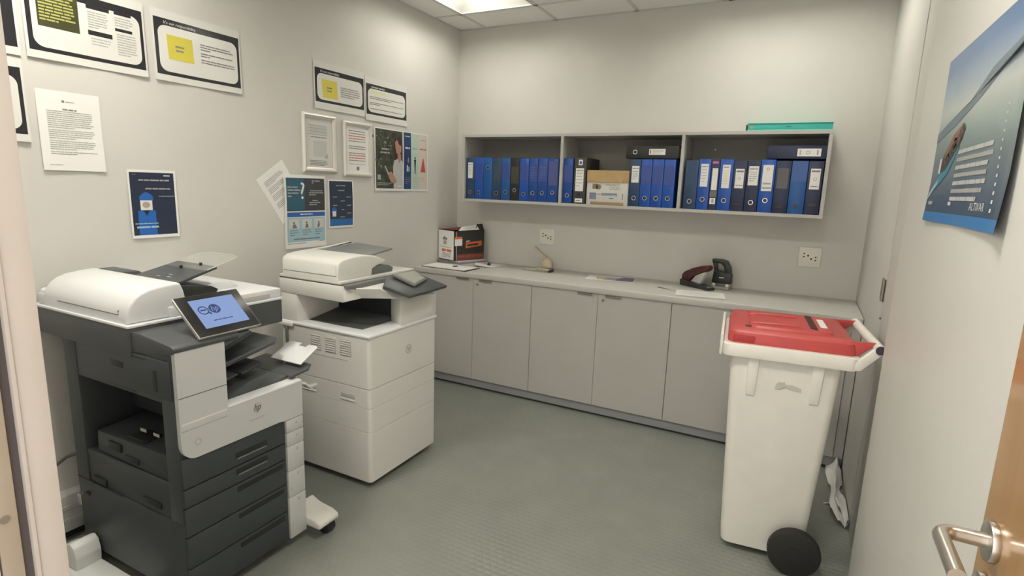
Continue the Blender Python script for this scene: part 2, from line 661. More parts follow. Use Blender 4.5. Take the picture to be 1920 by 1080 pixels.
MB().box(DX0 - 0.045, DX0 - 0.001, YF - 0.13, YF - 0.0445, 0, DZ, 0.001).build('outer_jamb', PIER, tj)
MB().cyl((DX0 - 0.003, YF - 0.0375, 1.245), (DX0 + 0.0005, YF - 0.0375, 1.245), 0.0035, 12).build('screw', HINGE, tj)
# skirting trunking on the left wall
tr = MB().prism([(0.001, 0.045), (0.052, 0.045), (0.052, 0.135), (0.058, 0.145), (0.058, 0.205), (0.054, 0.21), (0.001, 0.21)], 1, YF + 0.02, -0.62, 0.002)
t2 = struct('trim_2', tr, mat('trunking_plastic', (0.52, 0.52, 0.51), 0.45))
MB().box(0.052, 0.0545, YF + 0.02, -0.62, 0.094, 0.102).build('trunking_ridge', MATS['trunking_plastic'], t2)
MB().box(0.0575, 0.0605, YF + 0.02, -0.62, 0.158, 0.163).build('trunking_ridge', MATS['trunking_plastic'], t2)
struct('baseboard_left', MB().box(0.001, 0.016, YF + 0.02, -0.62, 0, 0.045, 0.002), DARKGAP)

# ceiling: slab, hung tiles in a grid, recessed lights
GX = [-0.365 + 0.61 * k for k in range(7)]
GY = [0.24 - 0.61 * k for k in range(8)]
LIGHT_CELLS = {(1, 1), (4, 1), (1, 5), (4, 5)}
ce = struct('ceiling', MB().box(-0.12, W + 0.14, YF - 0.13, 0.12, H + 0.16, H + 0.24), CEIL)
tb = MB()
for x in GX:
    if 0 < x < W:
        tb.box(x - 0.012, x + 0.012, YF, 0, H, H + 0.004)
for y in GY:
    if YF < y < 0:
        tb.box(0, W, y - 0.012, y + 0.012, H, H + 0.004)
tb.box(0, 0.02, YF, 0, H, H + 0.003).box(W - 0.02, W, YF, 0, H, H + 0.003).box(0, W, -0.02, 0, H, H + 0.003)
tb.build('ceiling_grid', TBAR, ce)
cells = []
for i in range(6):
    for j in range(7):
        x0, x1 = max(GX[i] + 0.010, 0.004), min(GX[i + 1] - 0.010, W - 0.004)
        y1, y0 = min(GY[j] - 0.010, -0.004), max(GY[j + 1] + 0.010, YF + 0.004)
        if x1 - x0 < 0.02 or y1 - y0 < 0.02:
            continue
        if (i, j) in LIGHT_CELLS:
            cells.append((i, j, x0, x1, y0, y1))
        else:
            MB().box(x0, x1, y0, y1, H + 0.003, H + 0.018, 0.003, 1).build('ceiling_tile', CEIL, ce)

TUBE_E = mat('lamp_diffuser', (0.9, 0.9, 0.9), 0.5, emit=LAMP_COLOR, estr=LAMP_STRENGTH)
TUBE_D = mat('lamp_diffuser_dim', (0.9, 0.9, 0.9), 0.5, emit=LAMP_COLOR, estr=13.0)
TUBE_1 = mat('lamp_diffuser_weak_left', (0.9, 0.9, 0.9), 0.5, emit=LAMP_COLOR, estr=LAMP_STRENGTH * 0.46)  # emission lowered so the near left wall does not burn out
TUBE_4 = mat('lamp_diffuser_weak_right', (0.9, 0.9, 0.9), 0.5, emit=LAMP_COLOR, estr=LAMP_STRENGTH * 0.42)  # emission lowered like the back left light
REFL = mat('lamp_reflector', (0.82, 0.82, 0.80), 0.35)
LL = {(1, 1): 'square recessed ceiling light nearest the back left corner, glowing white',
      (4, 1): 'square recessed ceiling light nearest the back right corner',
      (1, 5): 'square recessed ceiling light above the front of the dark copier',
      (4, 5): 'square recessed ceiling light just inside the doorway'}
for (i, j, x0, x1, y0, y1) in cells:
    t = thing('ceiling_light', LL[(i, j)], 'light', ((x0 + x1) / 2, (y0 + y1) / 2, H), 'recessed ceiling lights')
    hb = MB()
    z0, z1 = H + 0.002, H + 0.105
    ix, iy = 0.12, 0.12
    # sloped white reflector sides, an outer flange
    hb.raw([(x0, y0, z0), (x1, y0, z0), (x1, y1, z0), (x0, y1, z0),
            (x0 + ix, y0 + iy, z1), (x1 - ix, y0 + iy, z1), (x1 - ix, y1 - iy, z1), (x0 + ix, y1 - iy, z1)],
           [(0, 1, 5, 4), (1, 2, 6, 5), (2, 3, 7, 6), (3, 0, 4, 7)])
    hb.build('reflector', REFL, t)
    fr = MB()
    fr.box(x0 - 0.004, x1 + 0.004, y0 - 0.004, y0 + 0.010, H - 0.001, H + 0.006, 0.001)
    fr.box(x0 - 0.004, x1 + 0.004, y1 - 0.010, y1 + 0.004, H - 0.001, H + 0.006, 0.001)
    fr.box(x0 - 0.004, x0 + 0.010, y0, y1, H - 0.001, H + 0.006, 0.001)
    fr.box(x1 - 0.010, x1 + 0.004, y0, y1, H - 0.001, H + 0.006, 0.001)
    fr.build('frame', TBAR, t)
    xs = x0 + ix + 0.42 * (x1 - x0 - 2 * ix)          # the light by the back corner has only its left tube burning
    MB().box(x0 + ix, xs, y0 + iy, y1 - iy, z1 - 0.002, z1 + 0.004).build('diffuser', {(1, 1): TUBE_1, (4, 1): TUBE_4}.get((i, j), TUBE_E), t)
    MB().box(xs, x1 - ix, y0 + iy, y1 - iy, z1 - 0.002, z1 + 0.004).build('diffuser', {(1, 1): TUBE_D, (4, 1): TUBE_4}.get((i, j), TUBE_E), t)

# ================================================================== BUILT-IN CUPBOARDS
DY = -0.585
for k, (a, b, nm) in enumerate(((0.045, 1.011, 'double-door grey base cupboard in the left corner, partly behind the white printer'),
                                (1.011, 1.982, 'middle double-door grey base cupboard under the worktop'),
                                (1.982, 2.952, 'right-hand double-door grey base cupboard, mostly behind the wheeled bin'))):
    c = thing('base_cupboard', nm, 'cupboard', ((a + b) / 2, -0.28, 0), 'base cupboards under the worktop')
    MB().box(a + 0.001, b - 0.001, -0.566, -0.004, 0.075, 0.858).build('carcass', LAMIN, c)
    mid = (a + b) / 2 + (0.002 if k else 0.002)
    for s, (d0, d1) in enumerate(((a + 0.002, mid - 0.001), (mid + 0.001, b - 0.002))):
        d = MB().box(d0, d1, DY, -0.567, 0.077, 0.855, 0.0012, 1).build('door', LAMIN, c)
        hx0 = mid - 0.14 if s == 0 else mid + 0.055
        if k == 2 and s == 0:
            pass
        hb = MB().box(hx0, hx0 + 0.105, DY - 0.016, DY + 0.001, 0.8535, 0.857)
        hb.box(hx0, hx0 + 0.105, DY - 0.016, DY - 0.013, 0.842, 0.857, 0.001)
        hb.build('handle', mat('edge_pull_grey', (0.26, 0.255, 0.245), 0.4, metal=0.4), d, 'small grey edge pull')
        if s == 1:
            lk = MB().cyl((mid + 0.036, DY - 0.004, 0.815), (mid + 0.036, DY + 0.001, 0.815), 0.010, 16)
            lk.build('lock', HINGE, d, 'round metal cam lock')
pl = MB().box(0.002, W - 0.004, -0.566, -0.545, 0.014, 0.075)
po = tag(pl.build('plinth', PLINTH), 'grey kick plinth running along under the base cupboards', 'plinth')
MB().box(0.002, W - 0.004, -0.560, -0.548, 0.0, 0.014).build('plinth_shade_strip', DARKGAP, po)  # dark strip paints the shade in the gap under the plinth
MB().box(0.002, 0.045, -0.575, -0.02, 0.075, 0.858).build('filler_strip', LAMIN, po)
MB().box(2.953, W - 0.004, -0.575, -0.02, 0.075, 0.858).build('filler_strip', LAMIN, po)
wt = thing('worktop', 'long pale grey laminate worktop along the back wall', 'worktop', (1.5, -0.3, 0.86))
MB().box(0.002, W - 0.003, -0.600, -0.001, 0.860, 0.900, 0.005, 3).build('top', COUNTER, wt)
MB().box(0.001, W - 0.004, -0.596, -0.585, 0.8575, 0.8605).build('edge_under_strip', LAMIN, wt)  # plain laminate strip under the worktop front edge

# ================================================================== WALL SHELF
SX0, SX1, SY, SZ0, SZ1 = 0.245, 2.748, -0.32, 1.4116, 1.9173
sh = thing('wall_shelf', 'pale grey open wall shelf with three bays full of binders', 'shelf', ((SX0 + SX1) / 2, -0.16, SZ0))
T = 0.020
MB().box(SX0, SX1, SY, -0.001, SZ1 - T, SZ1, 0.001, 1).build('top_board', SHELF, sh)
MB().box(SX0, SX1, SY, -0.001, SZ0, SZ0 + T, 0.001, 1).build('bottom_board', SHELF, sh)
for x in (SX0, SX1 - T):
    MB().box(x, x + T, SY + 0.0005, -0.001, SZ0 + T, SZ1 - T, 0.001, 1).build('side_panel', SHELF, sh)
for x in (1.077, 1.914):
    MB().box(x - T / 2, x + T / 2, SY + 0.0005, -0.012, SZ0 + T, SZ1 - T, 0.001, 1).build('divider', SHELF, sh)
bp_ = MB().box(SX0 + T, SX1 - T, -0.012, -0.002, SZ0 + T, SZ1 - T).build('back_panel', SHELFB, sh)
MB().cyl((2.07, -0.016, 1.828), (2.07, -0.011, 1.828), 0.006, 12).build('fixing_cap', INKW, sh)

ZS = SZ0 + T   # shelf surface inside


# ------------------------------------------------------------------ binders
def binder(x0, x1, label, m, top=1.748, hole='ring', pocket=None, white=None, hole_z=0.052, name='lever_arch_binder', group='binders standing on the wall shelf', y=-0.302, extra=None):
    """a standing lever arch file: spine, covers, paper block, finger hole, label"""
    wd, ht, dp = x1 - x0, top - ZS, 0.280
    xm = (x0 + x1) / 2
    t = thing(name, label, 'binder', (xm, y + dp / 2, ZS), group)
    g = 0.0012
    MB().box(x0 + g, x1 - g, y, y + 0.006, ZS + 0.0005, top, 0.003).build('spine', m, t)
    for a, b in ((x0 + g, x0 + g + 0.0035), (x1 - g - 0.0035, x1 - g)):
        MB().box(a, b, y + 0.005, y + dp, ZS + 0.0005, top, 0.0012, 1).build('cover', m, t)
    MB().box(x0 + 0.006, x1 - 0.006, y + 0.03, y + dp - 0.012, ZS + 0.004, top - 0.02).build('paper_block', PAPERG, t)
    s = Sheet((x0, y, top), (1, 0, 0), (0, 0, 1), wd, ht, None, t, gap=0.0004)
    hz = ZS + hole_z
    if hole == 'ring':
        MB().ring((xm, y + 0.001, hz), (0, -1, 0), 0.0112, 0.0148, 0.003, 24).build('finger_ring', CHROME, t)
        MB().cyl((xm, y - 0.0010, hz), (xm, y + 0.0005, hz), 0.0112, 20).build('finger_hole', INK, t)
    elif hole == 'plain':
        MB().cyl((xm, y - 0.0008, hz), (xm, y + 0.0005, hz), 0.0125, 20).build('finger_hole', INK, t)
    elif hole == 'slot':
        MB().box(xm - 0.024, xm + 0.024, y - 0.0008, y + 0.001, hz - 0.008, hz + 0.008, 0.0006).build('finger_slot', INK, t)
    elif hole == 'oval':
        s.ell('finger_slot', INK, wd / 2, top - hz, 0.024, 0.010, 3)
    if pocket:
        pm, v0, v1, ins = pocket
        s.rect('label_pocket', pm, ins, v0, wd - ins, v1, 1)
    if white:
        v0, v1, wl, style = white
        u0 = (wd - wl) / 2
        s.rect('spine_label', PAPER, u0, v0, u0 + wl, v1, 2)
        if style == 'seal':
            s.rect('label_print', INKG, u0 + 0.004, v0 + 0.010, u0 + wl - 0.004, v0 + 0.020, 3)
            s.ring('label_print', INKL, wd / 2, (v0 + v1) / 2, 0.010, 0.003, 3)
            s.words('label_print', INKG, u0 + 0.006, v1 - 0.020, u0 + wl - 0.006, 0.005, 3)
        elif style == 'lines':
            s.words('label_print', INKG, u0 + 0.005, v0 + 0.014, u0 + wl - 0.005, 0.006, 3)
            s.para('label_print', INKL, u0 + 0.006, v0 + 0.034, u0 + wl - 0.006, 5, (v1 - v0 - 0.05) / 5, 0.004, 0.6, 3)
        elif style == 'yellow':
            s.words('label_print', INKG, u0 + 0.005, v0 + 0.012, u0 + wl - 0.005, 0.006, 3)
            s.para('label_text', YELP, u0 + 0.006, v0 + 0.034, u0 + wl - 0.006, 6, (v1 - v0 - 0.05) / 6, 0.006, 0.8, 3)
        elif style == 'long':
            s.ring('label_print', mat('ink_rust', (0.5, 0.25, 0.2), 0.5), wd / 2, v0 + 0.025, 0.009, 0.003, 3)
            s.rect('label_print', INKL, u0 + 0.006, v1 - 0.050, u0 + wl - 0.006, v1 - 0.040, 3)
            s.rect('label_text', INKL, u0 + 0.003, v1 - 0.024, u0 + wl - 0.003, v1 - 0.014, 3)
    if extra:
        extra(s, wd, ht)
    s.done()
    return t


E1 = [.272, .350, .428, .506, .586, .662, .739, .816, .890, .968, 1.052]
B1 = [
    ('first binder from the left wall, teal blue with a white torn label', FTEAL, dict(white=(0.035, 0.155, 0.042, 'lines'))),
    ('second binder in the left bay, bright blue with a plain pale pocket', FBRIGHT, dict(pocket=(POCKB, 0.045, 0.165, 0.008))),
    ('third binder in the left bay, blue with its finger hole near the top', FMID, dict(hole_z=0.242, hole='ring')),
    ('fourth binder in the left bay, dark teal with a dull grey pocket', FTEAL, dict(pocket=(mat('label_pocket_teal', (0.05, 0.075, 0.12), 0.3), 0.04, 0.17, 0.010))),
    ('blue binder just left of the black one in the left bay', FMID, dict(pocket=(POCKB, 0.04, 0.165, 0.008), hole_z=0.062)),
    ('black binder standing among the blue ones in the left bay', FBLACK, dict(pocket=(mat('label_pocket_olive', (0.06, 0.062, 0.045), 0.3), 0.065, 0.19, 0.008), hole_z=0.078)),
    ('blue binder just right of the black one in the left bay', FBRIGHT, dict(pocket=(POCKB, 0.04, 0.165, 0.008))),
    ('blue binder second right of the black one in the left bay', FBLUE, dict(pocket=(POCKB, 0.04, 0.165, 0.008), hole_z=0.062)),
    ('blue binder with pale scribbled pocket, next to last in the left bay', FBLUE, dict(pocket=(POCKB, 0.045, 0.17, 0.006), hole_z=0.066)),
    ('last blue binder in the left bay, against the first divider', FBLUE, dict(pocket=(mat('label_pocket_violet', (0.085, 0.10, 0.30), 0.3), 0.02, 0.19, 0.010), hole_z=0.072)),
]
for k, (lb, m, kw) in enumerate(B1):
    ex = None
    if k == 8 or k == 7:
        ex = lambda s, wd, ht: s.para('pocket_writing', mat('ink_faint_blue', (0.13, 0.17, 0.42), 0.5), 0.014, 0.065, wd - 0.014, 5, 0.018, 0.004, 0.6, 3)
    binder(E1[k], E1[k + 1], lb, m, top=1.744 + 0.002 * (k % 3), extra=ex, **kw)


def sticker(s, wd, ht):
    s.rect('blue_sticker', PAPER, 0.034, 0.014, 0.064, 0.052, 2)
    s.ell('blue_sticker_print', BLUEI, 0.049, 0.034, 0.009, 0.011, 3)
    s.rect('lower_label', PAPER, 0.018, ht - 0.038, 0.074, ht - 0.010, 2)
    s.words('lower_label_print', INKG, 0.026, ht - 0.027, 0.066, 0.007, 3)


binder(1.089, 1.164, 'lone blue binder at the left end of the middle bay', FBLUE, pocket=(POCKB, 0.05, 0.17, 0.008), hole_z=0.056)
binder(1.170, 1.262, 'fat marbled black binder with a tall white label, beside the kraft parcel', FMARB, top=1.752, hole='plain', hole_z=0.068,
       white=(0.072, 0.232, 0.060, 'lines'), extra=sticker)
E2 = [1.577, 1.649, 1.724, 1.801, 1.877]
binder(E2[0], E2[1], 'teal binder with a grey-white label just right of the kraft parcel', FTEAL, top=1.746, white=(0.045, 0.155, 0.050, 'lines'), hole_z=0.056)
binder(E2[1], E2[2], 'bright blue binder second right of the kraft parcel', FBRIGHT, top=1.746, pocket=(POCKB, 0.04, 0.165, 0.008), hole_z=0.058)
binder(E2[2], E2[3], 'bright blue binder third right of the kraft parcel', FBRIGHT, top=1.746, pocket=(POCKB, 0.04, 0.165, 0.008), hole_z=0.060)
binder(E2[3], E2[4], 'bright blue binder at the right end of the middle bay', FBRIGHT, top=1.746, pocket=(POCKB, 0.04, 0.165, 0.008), hole_z=0.062)
E3 = [1.938, 2.021, 2.097, 2.149, 2.230, 2.309, 2.386, 2.469, 2.554, 2.643, 2.724]


def narrow(s, wd, ht):
    s.rect('pink_sticker', PINKI, 0.006, 0.016, wd - 0.010, 0.030, 2)
    s.rect('grey_block', PGREY, 0.006, 0.200, wd - 0.006, 0.238, 2)
    s.rect('barcode_label', PAPER, 0.008, 0.244, wd - 0.010, 0.282, 2)
    s.rect('barcode_label_print', INKL, 0.018, 0.250, wd - 0.020, 0.274, 3)


B3 = [
    ('plain dark teal binder at the left end of the right bay', FTEAL, dict(pocket=(mat('label_pocket_teal2', (0.03, 0.07, 0.16), 0.35), 0.0, 0.16, 0.012), hole_z=0.050, top=1.742)),
    ('bright blue binder with a tall white label, second in the right bay', FBRIGHT, dict(white=(0.030, 0.172, 0.046, 'lines'), hole_z=0.066)),
    ('thin binder with pink sticker and narrow white label in the right bay', FNAVY, dict(white=(0.058, 0.194, 0.034, 'none'), hole='none', extra=narrow, top=1.752)),
    ('bright blue binder with a yellowish printed label, right of the thin one', FBRIGHT, dict(white=(0.034, 0.178, 0.046, 'yellow'), hole_z=0.064)),
    ('navy binder with a white crest label and finger slot, left of a navy ring binder', FNAVY, dict(white=(0.050, 0.168, 0.050, 'seal'), hole='slot', hole_z=0.040, top=1.742)),
    ('navy binder with a short white label and chrome finger ring', FNAVY, dict(white=(0.034, 0.150, 0.056, 'lines'), hole_z=0.058, top=1.744)),
    ('bright blue binder with the longest white label, left of the lying navy binder', FBRIGHT, dict(white=(0.032, 0.188, 0.058, 'long'), hole_z=0.074)),
    ('navy binder with an empty grey label pocket, under the lying navy binder', FNAVY, dict(pocket=(POCKD, 0.044, 0.164, 0.012), hole='slot', hole_z=0.034, top=1.744)),
    ('mid blue binder with no label, under the lying navy binder', FMID, dict(pocket=(mat('label_pocket_mid', (0.03, 0.10, 0.34), 0.3), 0.0, 0.12, 0.004), hole='plain', hole_z=0.046, top=1.744)),
    ('navy binder with a crest label at the right end of the right bay', FNAVY, dict(white=(0.044, 0.164, 0.052, 'seal'), hole='oval', hole_z=0.058, top=1.744)),
]
for k, (lb, m, kw) in enumerate(B3):
    binder(E3[k], E3[k + 1], lb, m, **{**dict(top=1.750), **kw})


def lying(x0, x1, z0, z1, label, m, hole, y=-0.304):
    t = thing('lever_arch_binder', label, 'binder', ((x0 + x1) / 2, y + 0.14, z0), 'binders lying on top of others')
    MB().box(x0, x1, y, y + 0.006, z0, z1, 0.003).build('spine', m, t)
    for a, b in ((z0, z0 + 0.004), (z1 - 0.004, z1)):
        MB().box(x0, x1, y + 0.005, y + 0.275, a, b, 0.0012, 1).build('cover', m, t)
    MB().box(x0 + 0.02, x1 - 0.008, y + 0.03, y + 0.26, z0 + 0.006, z1 - 0.006).build('paper_block', PAPERG, t)
    s = Sheet((x0, y, z1), (1, 0, 0), (0, 0, 1), x1 - x0, z1 - z0, None, t, gap=0.0004)
    zm = (z0 + z1) / 2
    if hole == 'ring':
        MB().ring((x0 + 0.062, y + 0.001, zm), (0, -1, 0), 0.0112, 0.0152, 0.003, 24).build('finger_ring', CHROME, t)
        MB().cyl((x0 + 0.062, y - 0.001, zm), (x0 + 0.062, y + 0.0005, zm), 0.0112, 20).build('finger_hole', INK, t)
        s.rect('spine_label', PAPER, 0.155, 0.020, 0.262, 0.058, 2)
        s.rect('label_print', INKG, 0.160, 0.026, 0.168, 0.052, 3)
        s.para('label_print', INKL, 0.178, 0.027, 0.255, 3, 0.009, 0.004, 0.7, 3)
    else:
        s.ell('finger_hole', INK, 0.066, (z1 - z0) / 2, 0.013, 0.017, 2)
        s.rect('spine_label', PAPER, 0.160, 0.018, 0.284, 0.062, 2)
        s.ring('label_print', INKL, 0.215, 0.040, 0.011, 0.004, 3)
        s.rect('label_print', INKL, 0.172, 0.026, 0.178, 0.054, 3)
        s.rect('label_print', INKL, 0.262, 0.026, 0.270, 0.054, 3)
    s.done()


lying(1.540, 1.888, 1.750, 1.832, 'black binder lying flat on four binders in the middle bay', FBLACK, 'ring')
lying(2.414, 2.727, 1.7555, 1.832, 'navy binder lying flat on binders at the right end', FNAVY, 'hole')
# turquoise file on top of the shelf
t = thing('box_file', 'thin turquoise file lying on top of the wall shelf', 'file', (2.51, -0.16, SZ1))
MB().box(2.282, 2.742, -0.312, -0.03, SZ1 + 0.0005, SZ1 + 0.006, 0.002, 1).build('base_cover', FTURQL, t)
MB().box(2.286, 2.740, -0.308, -0.035, SZ1 + 0.006, SZ1 + 0.042, 0.003).build('body', FTURQ, t)
MB().box(2.282, 2.742, -0.312, -0.03, SZ1 + 0.042, SZ1 + 0.048, 0.002, 1).build('lid', FTURQL, t)
MB().box(2.276, 2.283, -0.30, -0.05, SZ1 + 0.004, SZ1 + 0.038, 0.001).build('end_strip', INK, t)
s = Sheet((2.286, -0.308, SZ1 + 0.042), (1, 0, 0), (0, 0, 1), 0.45, 0.036, None, t, gap=0.0005)
s.ell('round_mark', mat('ink_rose', (0.5, 0.35, 0.33), 0.5), 0.024, 0.020, 0.010, 0.010, 1)
s.words('faint_mark', TEALI, 0.21, 0.016, 0.24, 0.004, 1)
s.done()

# kraft parcel with a white shipping label in the middle bay
KX0, KX1, KZ1, KY = 1.268, 1.572, 1.668, -0.296
t = thing('paper_parcel', 'kraft-wrapped paper parcel with a white printed panel in middle bay', 'parcel', (1.42, -0.19, ZS))
MB().box(KX0 + 0.002, KX1 - 0.002, KY + 0.002, -0.05, ZS + 0.0005, 1.586, 0.004).build('carton', PAPERG, t)
pk = MB().box(KX0, KX1, KY, -0.045, 1.584, KZ1, 0.004)
pk.build('kraft_ream', KRAFT, t)
fl = MB().slab([(KX0 + 0.01, KY - 0.0035, 1.588), (KX1 - 0.05, KY - 0.0035, 1.588), (KX1 - 0.004, KY - 0.001, 1.664), (KX0 + 0.004, KY - 0.001, 1.664)], 0.002)
fl.build('folded_flap', KRAFT, t)
MB().box(KX0 + 0.035, KX1 - 0.03, KY - 0.003, KY + 0.004, ZS + 0.001, ZS + 0.020, 0.001).build('kraft_tuck', KRAFTB, t)
s = Sheet((KX0, KY + 0.002, 1.583), (1, 0, 0), (0, 0, 1), KX1 - KX0, 0.15, None, t, gap=0.0006)
s.rect('print_picture', mat('ink_brown_picture', (0.22, 0.18, 0.12), 0.5), 0.045, 0.008, 0.080, 0.042, 1)
s.ell('print_picture', MATS['ink_brown_picture'], 0.090, 0.028, 0.018, 0.018, 1)
s.words('print_text', INKL, 0.145, 0.010, 0.240, 0.006, 1)
for k in range(3):
    s.ring('print_text', INKL, 0.182 + 0.026 * k, 0.034, 0.012, 0.004, 1)
s.rect('print_block', mat('ink_steel_blue', (0.16, 0.27, 0.40), 0.5), 0.025, 0.068, 0.075, 0.114, 1)
s.rect('print_block', MATS['ink_steel_blue'], 0.110, 0.070, 0.225, 0.080, 1)
s.rect('print_dark', INKG, 0.028, 0.072, 0.068, 0.078, 2)
s.rect('print_dark', INKG, 0.262, 0.072, 0.268, 0.112, 1)
s.rect('print_dark', INKG, 0.112, 0.084, 0.230, 0.087, 1)
s.words('print_dark', INKG, 0.170, 0.100, 0.200, 0.008, 1)
s.words('print_red', REDI, 0.028, 0.090, 0.060, 0.005, 2)
s.words('print_red', REDI, 0.082, 0.076, 0.105, 0.004, 1)
s.done()

# ================================================================== WALL SOCKETS
for x0, lb in ((0.793, 'white square wall socket above the worktop near the corner box'), (2.650, 'white square wall socket right of the hole punch')):
    t = thing('wall_socket', lb, 'socket', (x0 + 0.064, -0.006, 1.088), 'wall sockets over the worktop')
    MB().box(x0, x0 + 0.128, -0.010, -0.0005, 1.088, 1.214, 0.003).build('plate', SOCK, t)
    MB().box(x0 + 0.018, x0 + 0.110, -0.0125, -0.009, 1.108, 1.196, 0.002).build('insert', SOCK, t)
    ho = MB()
    for hx, hz, r in ((0.030, 0.086, 0.005), (0.030, 0.066, 0.005), (0.054, 0.074, 0.006), (0.074, 0.054, 0.006), (0.098, 0.066, 0.005), (0.098, 0.046, 0.005)):
        ho.cyl((x0 + hx, -0.0135, 1.088 + hz), (x0 + hx, -0.012, 1.088 + hz), r, 12)
    ho.build('pin_hole', INK, t)


# ================================================================== LEFT WALL NOTICES
def wallsheet(name, label, cat, y0, z1, wd, ht, m, curl=None, group='paper notices on the left wall', gap=0.0015, rot=0.0):
    t = thing(name, label, cat, (0.0, y0 + wd / 2, z1 - ht), group)
    c, s_ = math.cos(rot), math.sin(rot)
    s = Sheet((0, y0, z1), (0, c, s_), (0, -s_, c), wd, ht, curl, t, gap)
    s.sheet('paper', m)
    return s


def wavy(a=0.003, b=0.006, k=0.0):
    return lambda u, v: a * (1 - math.cos(2 * math.pi * (u * 1.3 + k))) * v + b * v * v * (abs(u - 0.5) * 1.2) + 0.002


def notice(label, y0, z1, wd, ht, title=None, note=True, kind='note', k=0.0, curl=True, mt=0.035, mb=0.028, ml=0.010, mr=0.008):
    s = wallsheet('laminated_poster', label, 'poster', y0, z1, wd, ht, LAMI, wavy(0.002, 0.005, k), 'black-bordered laminated posters on the left wall')
    u0, v0, u1, v1 = ml, mt, wd - mr, ht - mb
    s.rect('black_border', mat('lami_ink_black', (0.028, 0.028, 0.032), 0.16), u0, v0, u1, v1, 1)
    s.window('white_window', LAMI, u0 + 0.016, v0 + 0.029, u1 - 0.013, v1 - 0.015, 0.036, 2)
    if title:
        s.text('title_text', INKW, title, u0 + 0.045, v0 + 0.026, 0.017, 3)
    if kind == 'note':
        s.poly('yellow_note', YEL, [(0.063, 0.100), (0.185, 0.100), (0.190, 0.205), (0.068, 0.205)], 3)
        s.words('note_text', INKG, 0.102, 0.142, 0.150, 0.007, 4, seed=3)
        s.words('note_text', INKG, 0.104, 0.160, 0.150, 0.007, 4, seed=5)
    return s


# top row, left group
s = notice('black-bordered laminated poster with an olive text box and two text columns', -2.966, 2.262, 0.438, 0.305, kind='text', k=0.2)
s.rect('olive_box', OLIVE, 0.045, 0.045, 0.185, 0.185, 3)
s.para('olive_text', LIMEI, 0.052, 0.052, 0.176, 10, 0.0115, 0.006, 0.5, 4, seed=11)
s.rect('heading_bar', INK, 0.215, 0.062, 0.300, 0.078, 3)
s.para('body_text', INKL, 0.218, 0.088, 0.295, 7, 0.0095, 0.004, 0.5, 4, seed=4)
s.rect('heading_bar', INK, 0.215, 0.160, 0.305, 0.178, 3)
s.para('body_text', INKL, 0.225, 0.188, 0.300, 3, 0.011, 0.004, 0.8, 4, seed=6)
s.rect('heading_bar', INK, 0.318, 0.060, 0.385, 0.075, 3)
s.para('body_text', INKL, 0.318, 0.085, 0.392, 4, 0.010, 0.004, 0.8, 4, seed=9)
s.rect('heading_bar', INK, 0.318, 0.128, 0.385, 0.140, 3)
s.para('body_text', INKL, 0.322, 0.150, 0.402, 9, 0.010, 0.004, 0.6, 4, seed=8)
s.done()
s = notice("black-bordered laminated poster with a yellow note, titled It's our responsibility, in the larger top-left pair", -2.497, 2.262, 0.440, 0.305, title="It's our responsibility", k=0.5)
s.para('body_text', INKG, 0.225, 0.108, 0.395, 2, 0.011, 0.005, 1.0, 4, seed=1)
s.words('body_text', INKG, 0.225, 0.130, 0.275, 0.005, 4)
s.words('body_text', INKG, 0.225, 0.148, 0.390, 0.005, 4)
s.words('body_text', INKG, 0.225, 0.159, 0.270, 0.005, 4)
s.para('body_text', INKG, 0.225, 0.177, 0.400, 2, 0.011, 0.005, 1.0, 4, seed=2)
s.done()
s = notice('black-bordered laminated poster cut off by the left door frame, upper one', -3.425, 2.258, 0.440, 0.305, kind='text', k=0.1)
s.rect('black_panel', MATS['lami_ink_black'], 0.23, 0.03, 0.431, 0.276, 3)
s.done()
s = notice('black-bordered laminated poster cut off by the left door frame, lower one', -3.425, 1.945, 0.440, 0.303, kind='text', k=0.3)
s.para('body_text', INKG, 0.05, 0.10, 0.385, 5, 0.02, 0.005, 0.7, 4)
s.done()
# second pair above the silver frames
s = notice("black-bordered laminated poster with a yellow note, above the silver frames", -1.575, 2.232, 0.432, 0.275, title="It's our responsibility", k=0.8, mt=0.040, mb=0.040)
s.para('body_text', INKG, 0.215, 0.125, 0.385, 5, 0.013, 0.005, 0.7, 4, seed=21)
s.done()
s = notice('black-bordered laminated poster of plain text lines, above the woman poster', -1.137, 2.215, 0.436, 0.275, kind='text', k=0.0, mt=0.040, mb=0.040)
s.words('title_text', INKL, 0.06, 0.054, 0.20, 0.009, 3, seed=2)
s.poly('pale_highlight', YELP, [(0.05, 0.085), (0.20, 0.080), (0.21, 0.098), (0.06, 0.102)], 3)
for v, e in ((0.118, 0.395), (0.129, 0.26), (0.155, 0.395), (0.166, 0.14), (0.194, 0.375)):
    s.words('body_text', INKG, 0.045, v, e, 0.0045, 4, seed=int(v * 1000))
s.done()
# A4 typed letter
s = wallsheet('typed_letter', 'white typed letter with a small logo, below the olive-box poster', 'notice', -2.955, 1.846, 0.220, 0.306, PAPER,
              lambda u, v: 0.002 + 0.012 * max(0, u - 0.75) * max(0, v - 0.5) * 4 + 0.006 * v * (1 - u))
s.rect('logo', INKG, 0.085, 0.034, 0.094, 0.043, 2)
s.words('logo_text', INKL, 0.098, 0.037, 0.128, 0.004, 2)
s.words('heading', INKG, 0.085, 0.066, 0.134, 0.006, 2)
for a, n in ((0.076, 9), (0.148, 5), (0.190, 5), (0.232, 2)):
    s.para('body_text', INKL, 0.030, a, 0.195, n, 0.0078, 0.0032, 0.55, 2, seed=n)
s.words('footer', INKL, 0.022, 0.283, 0.066, 0.003, 2)
s.done()
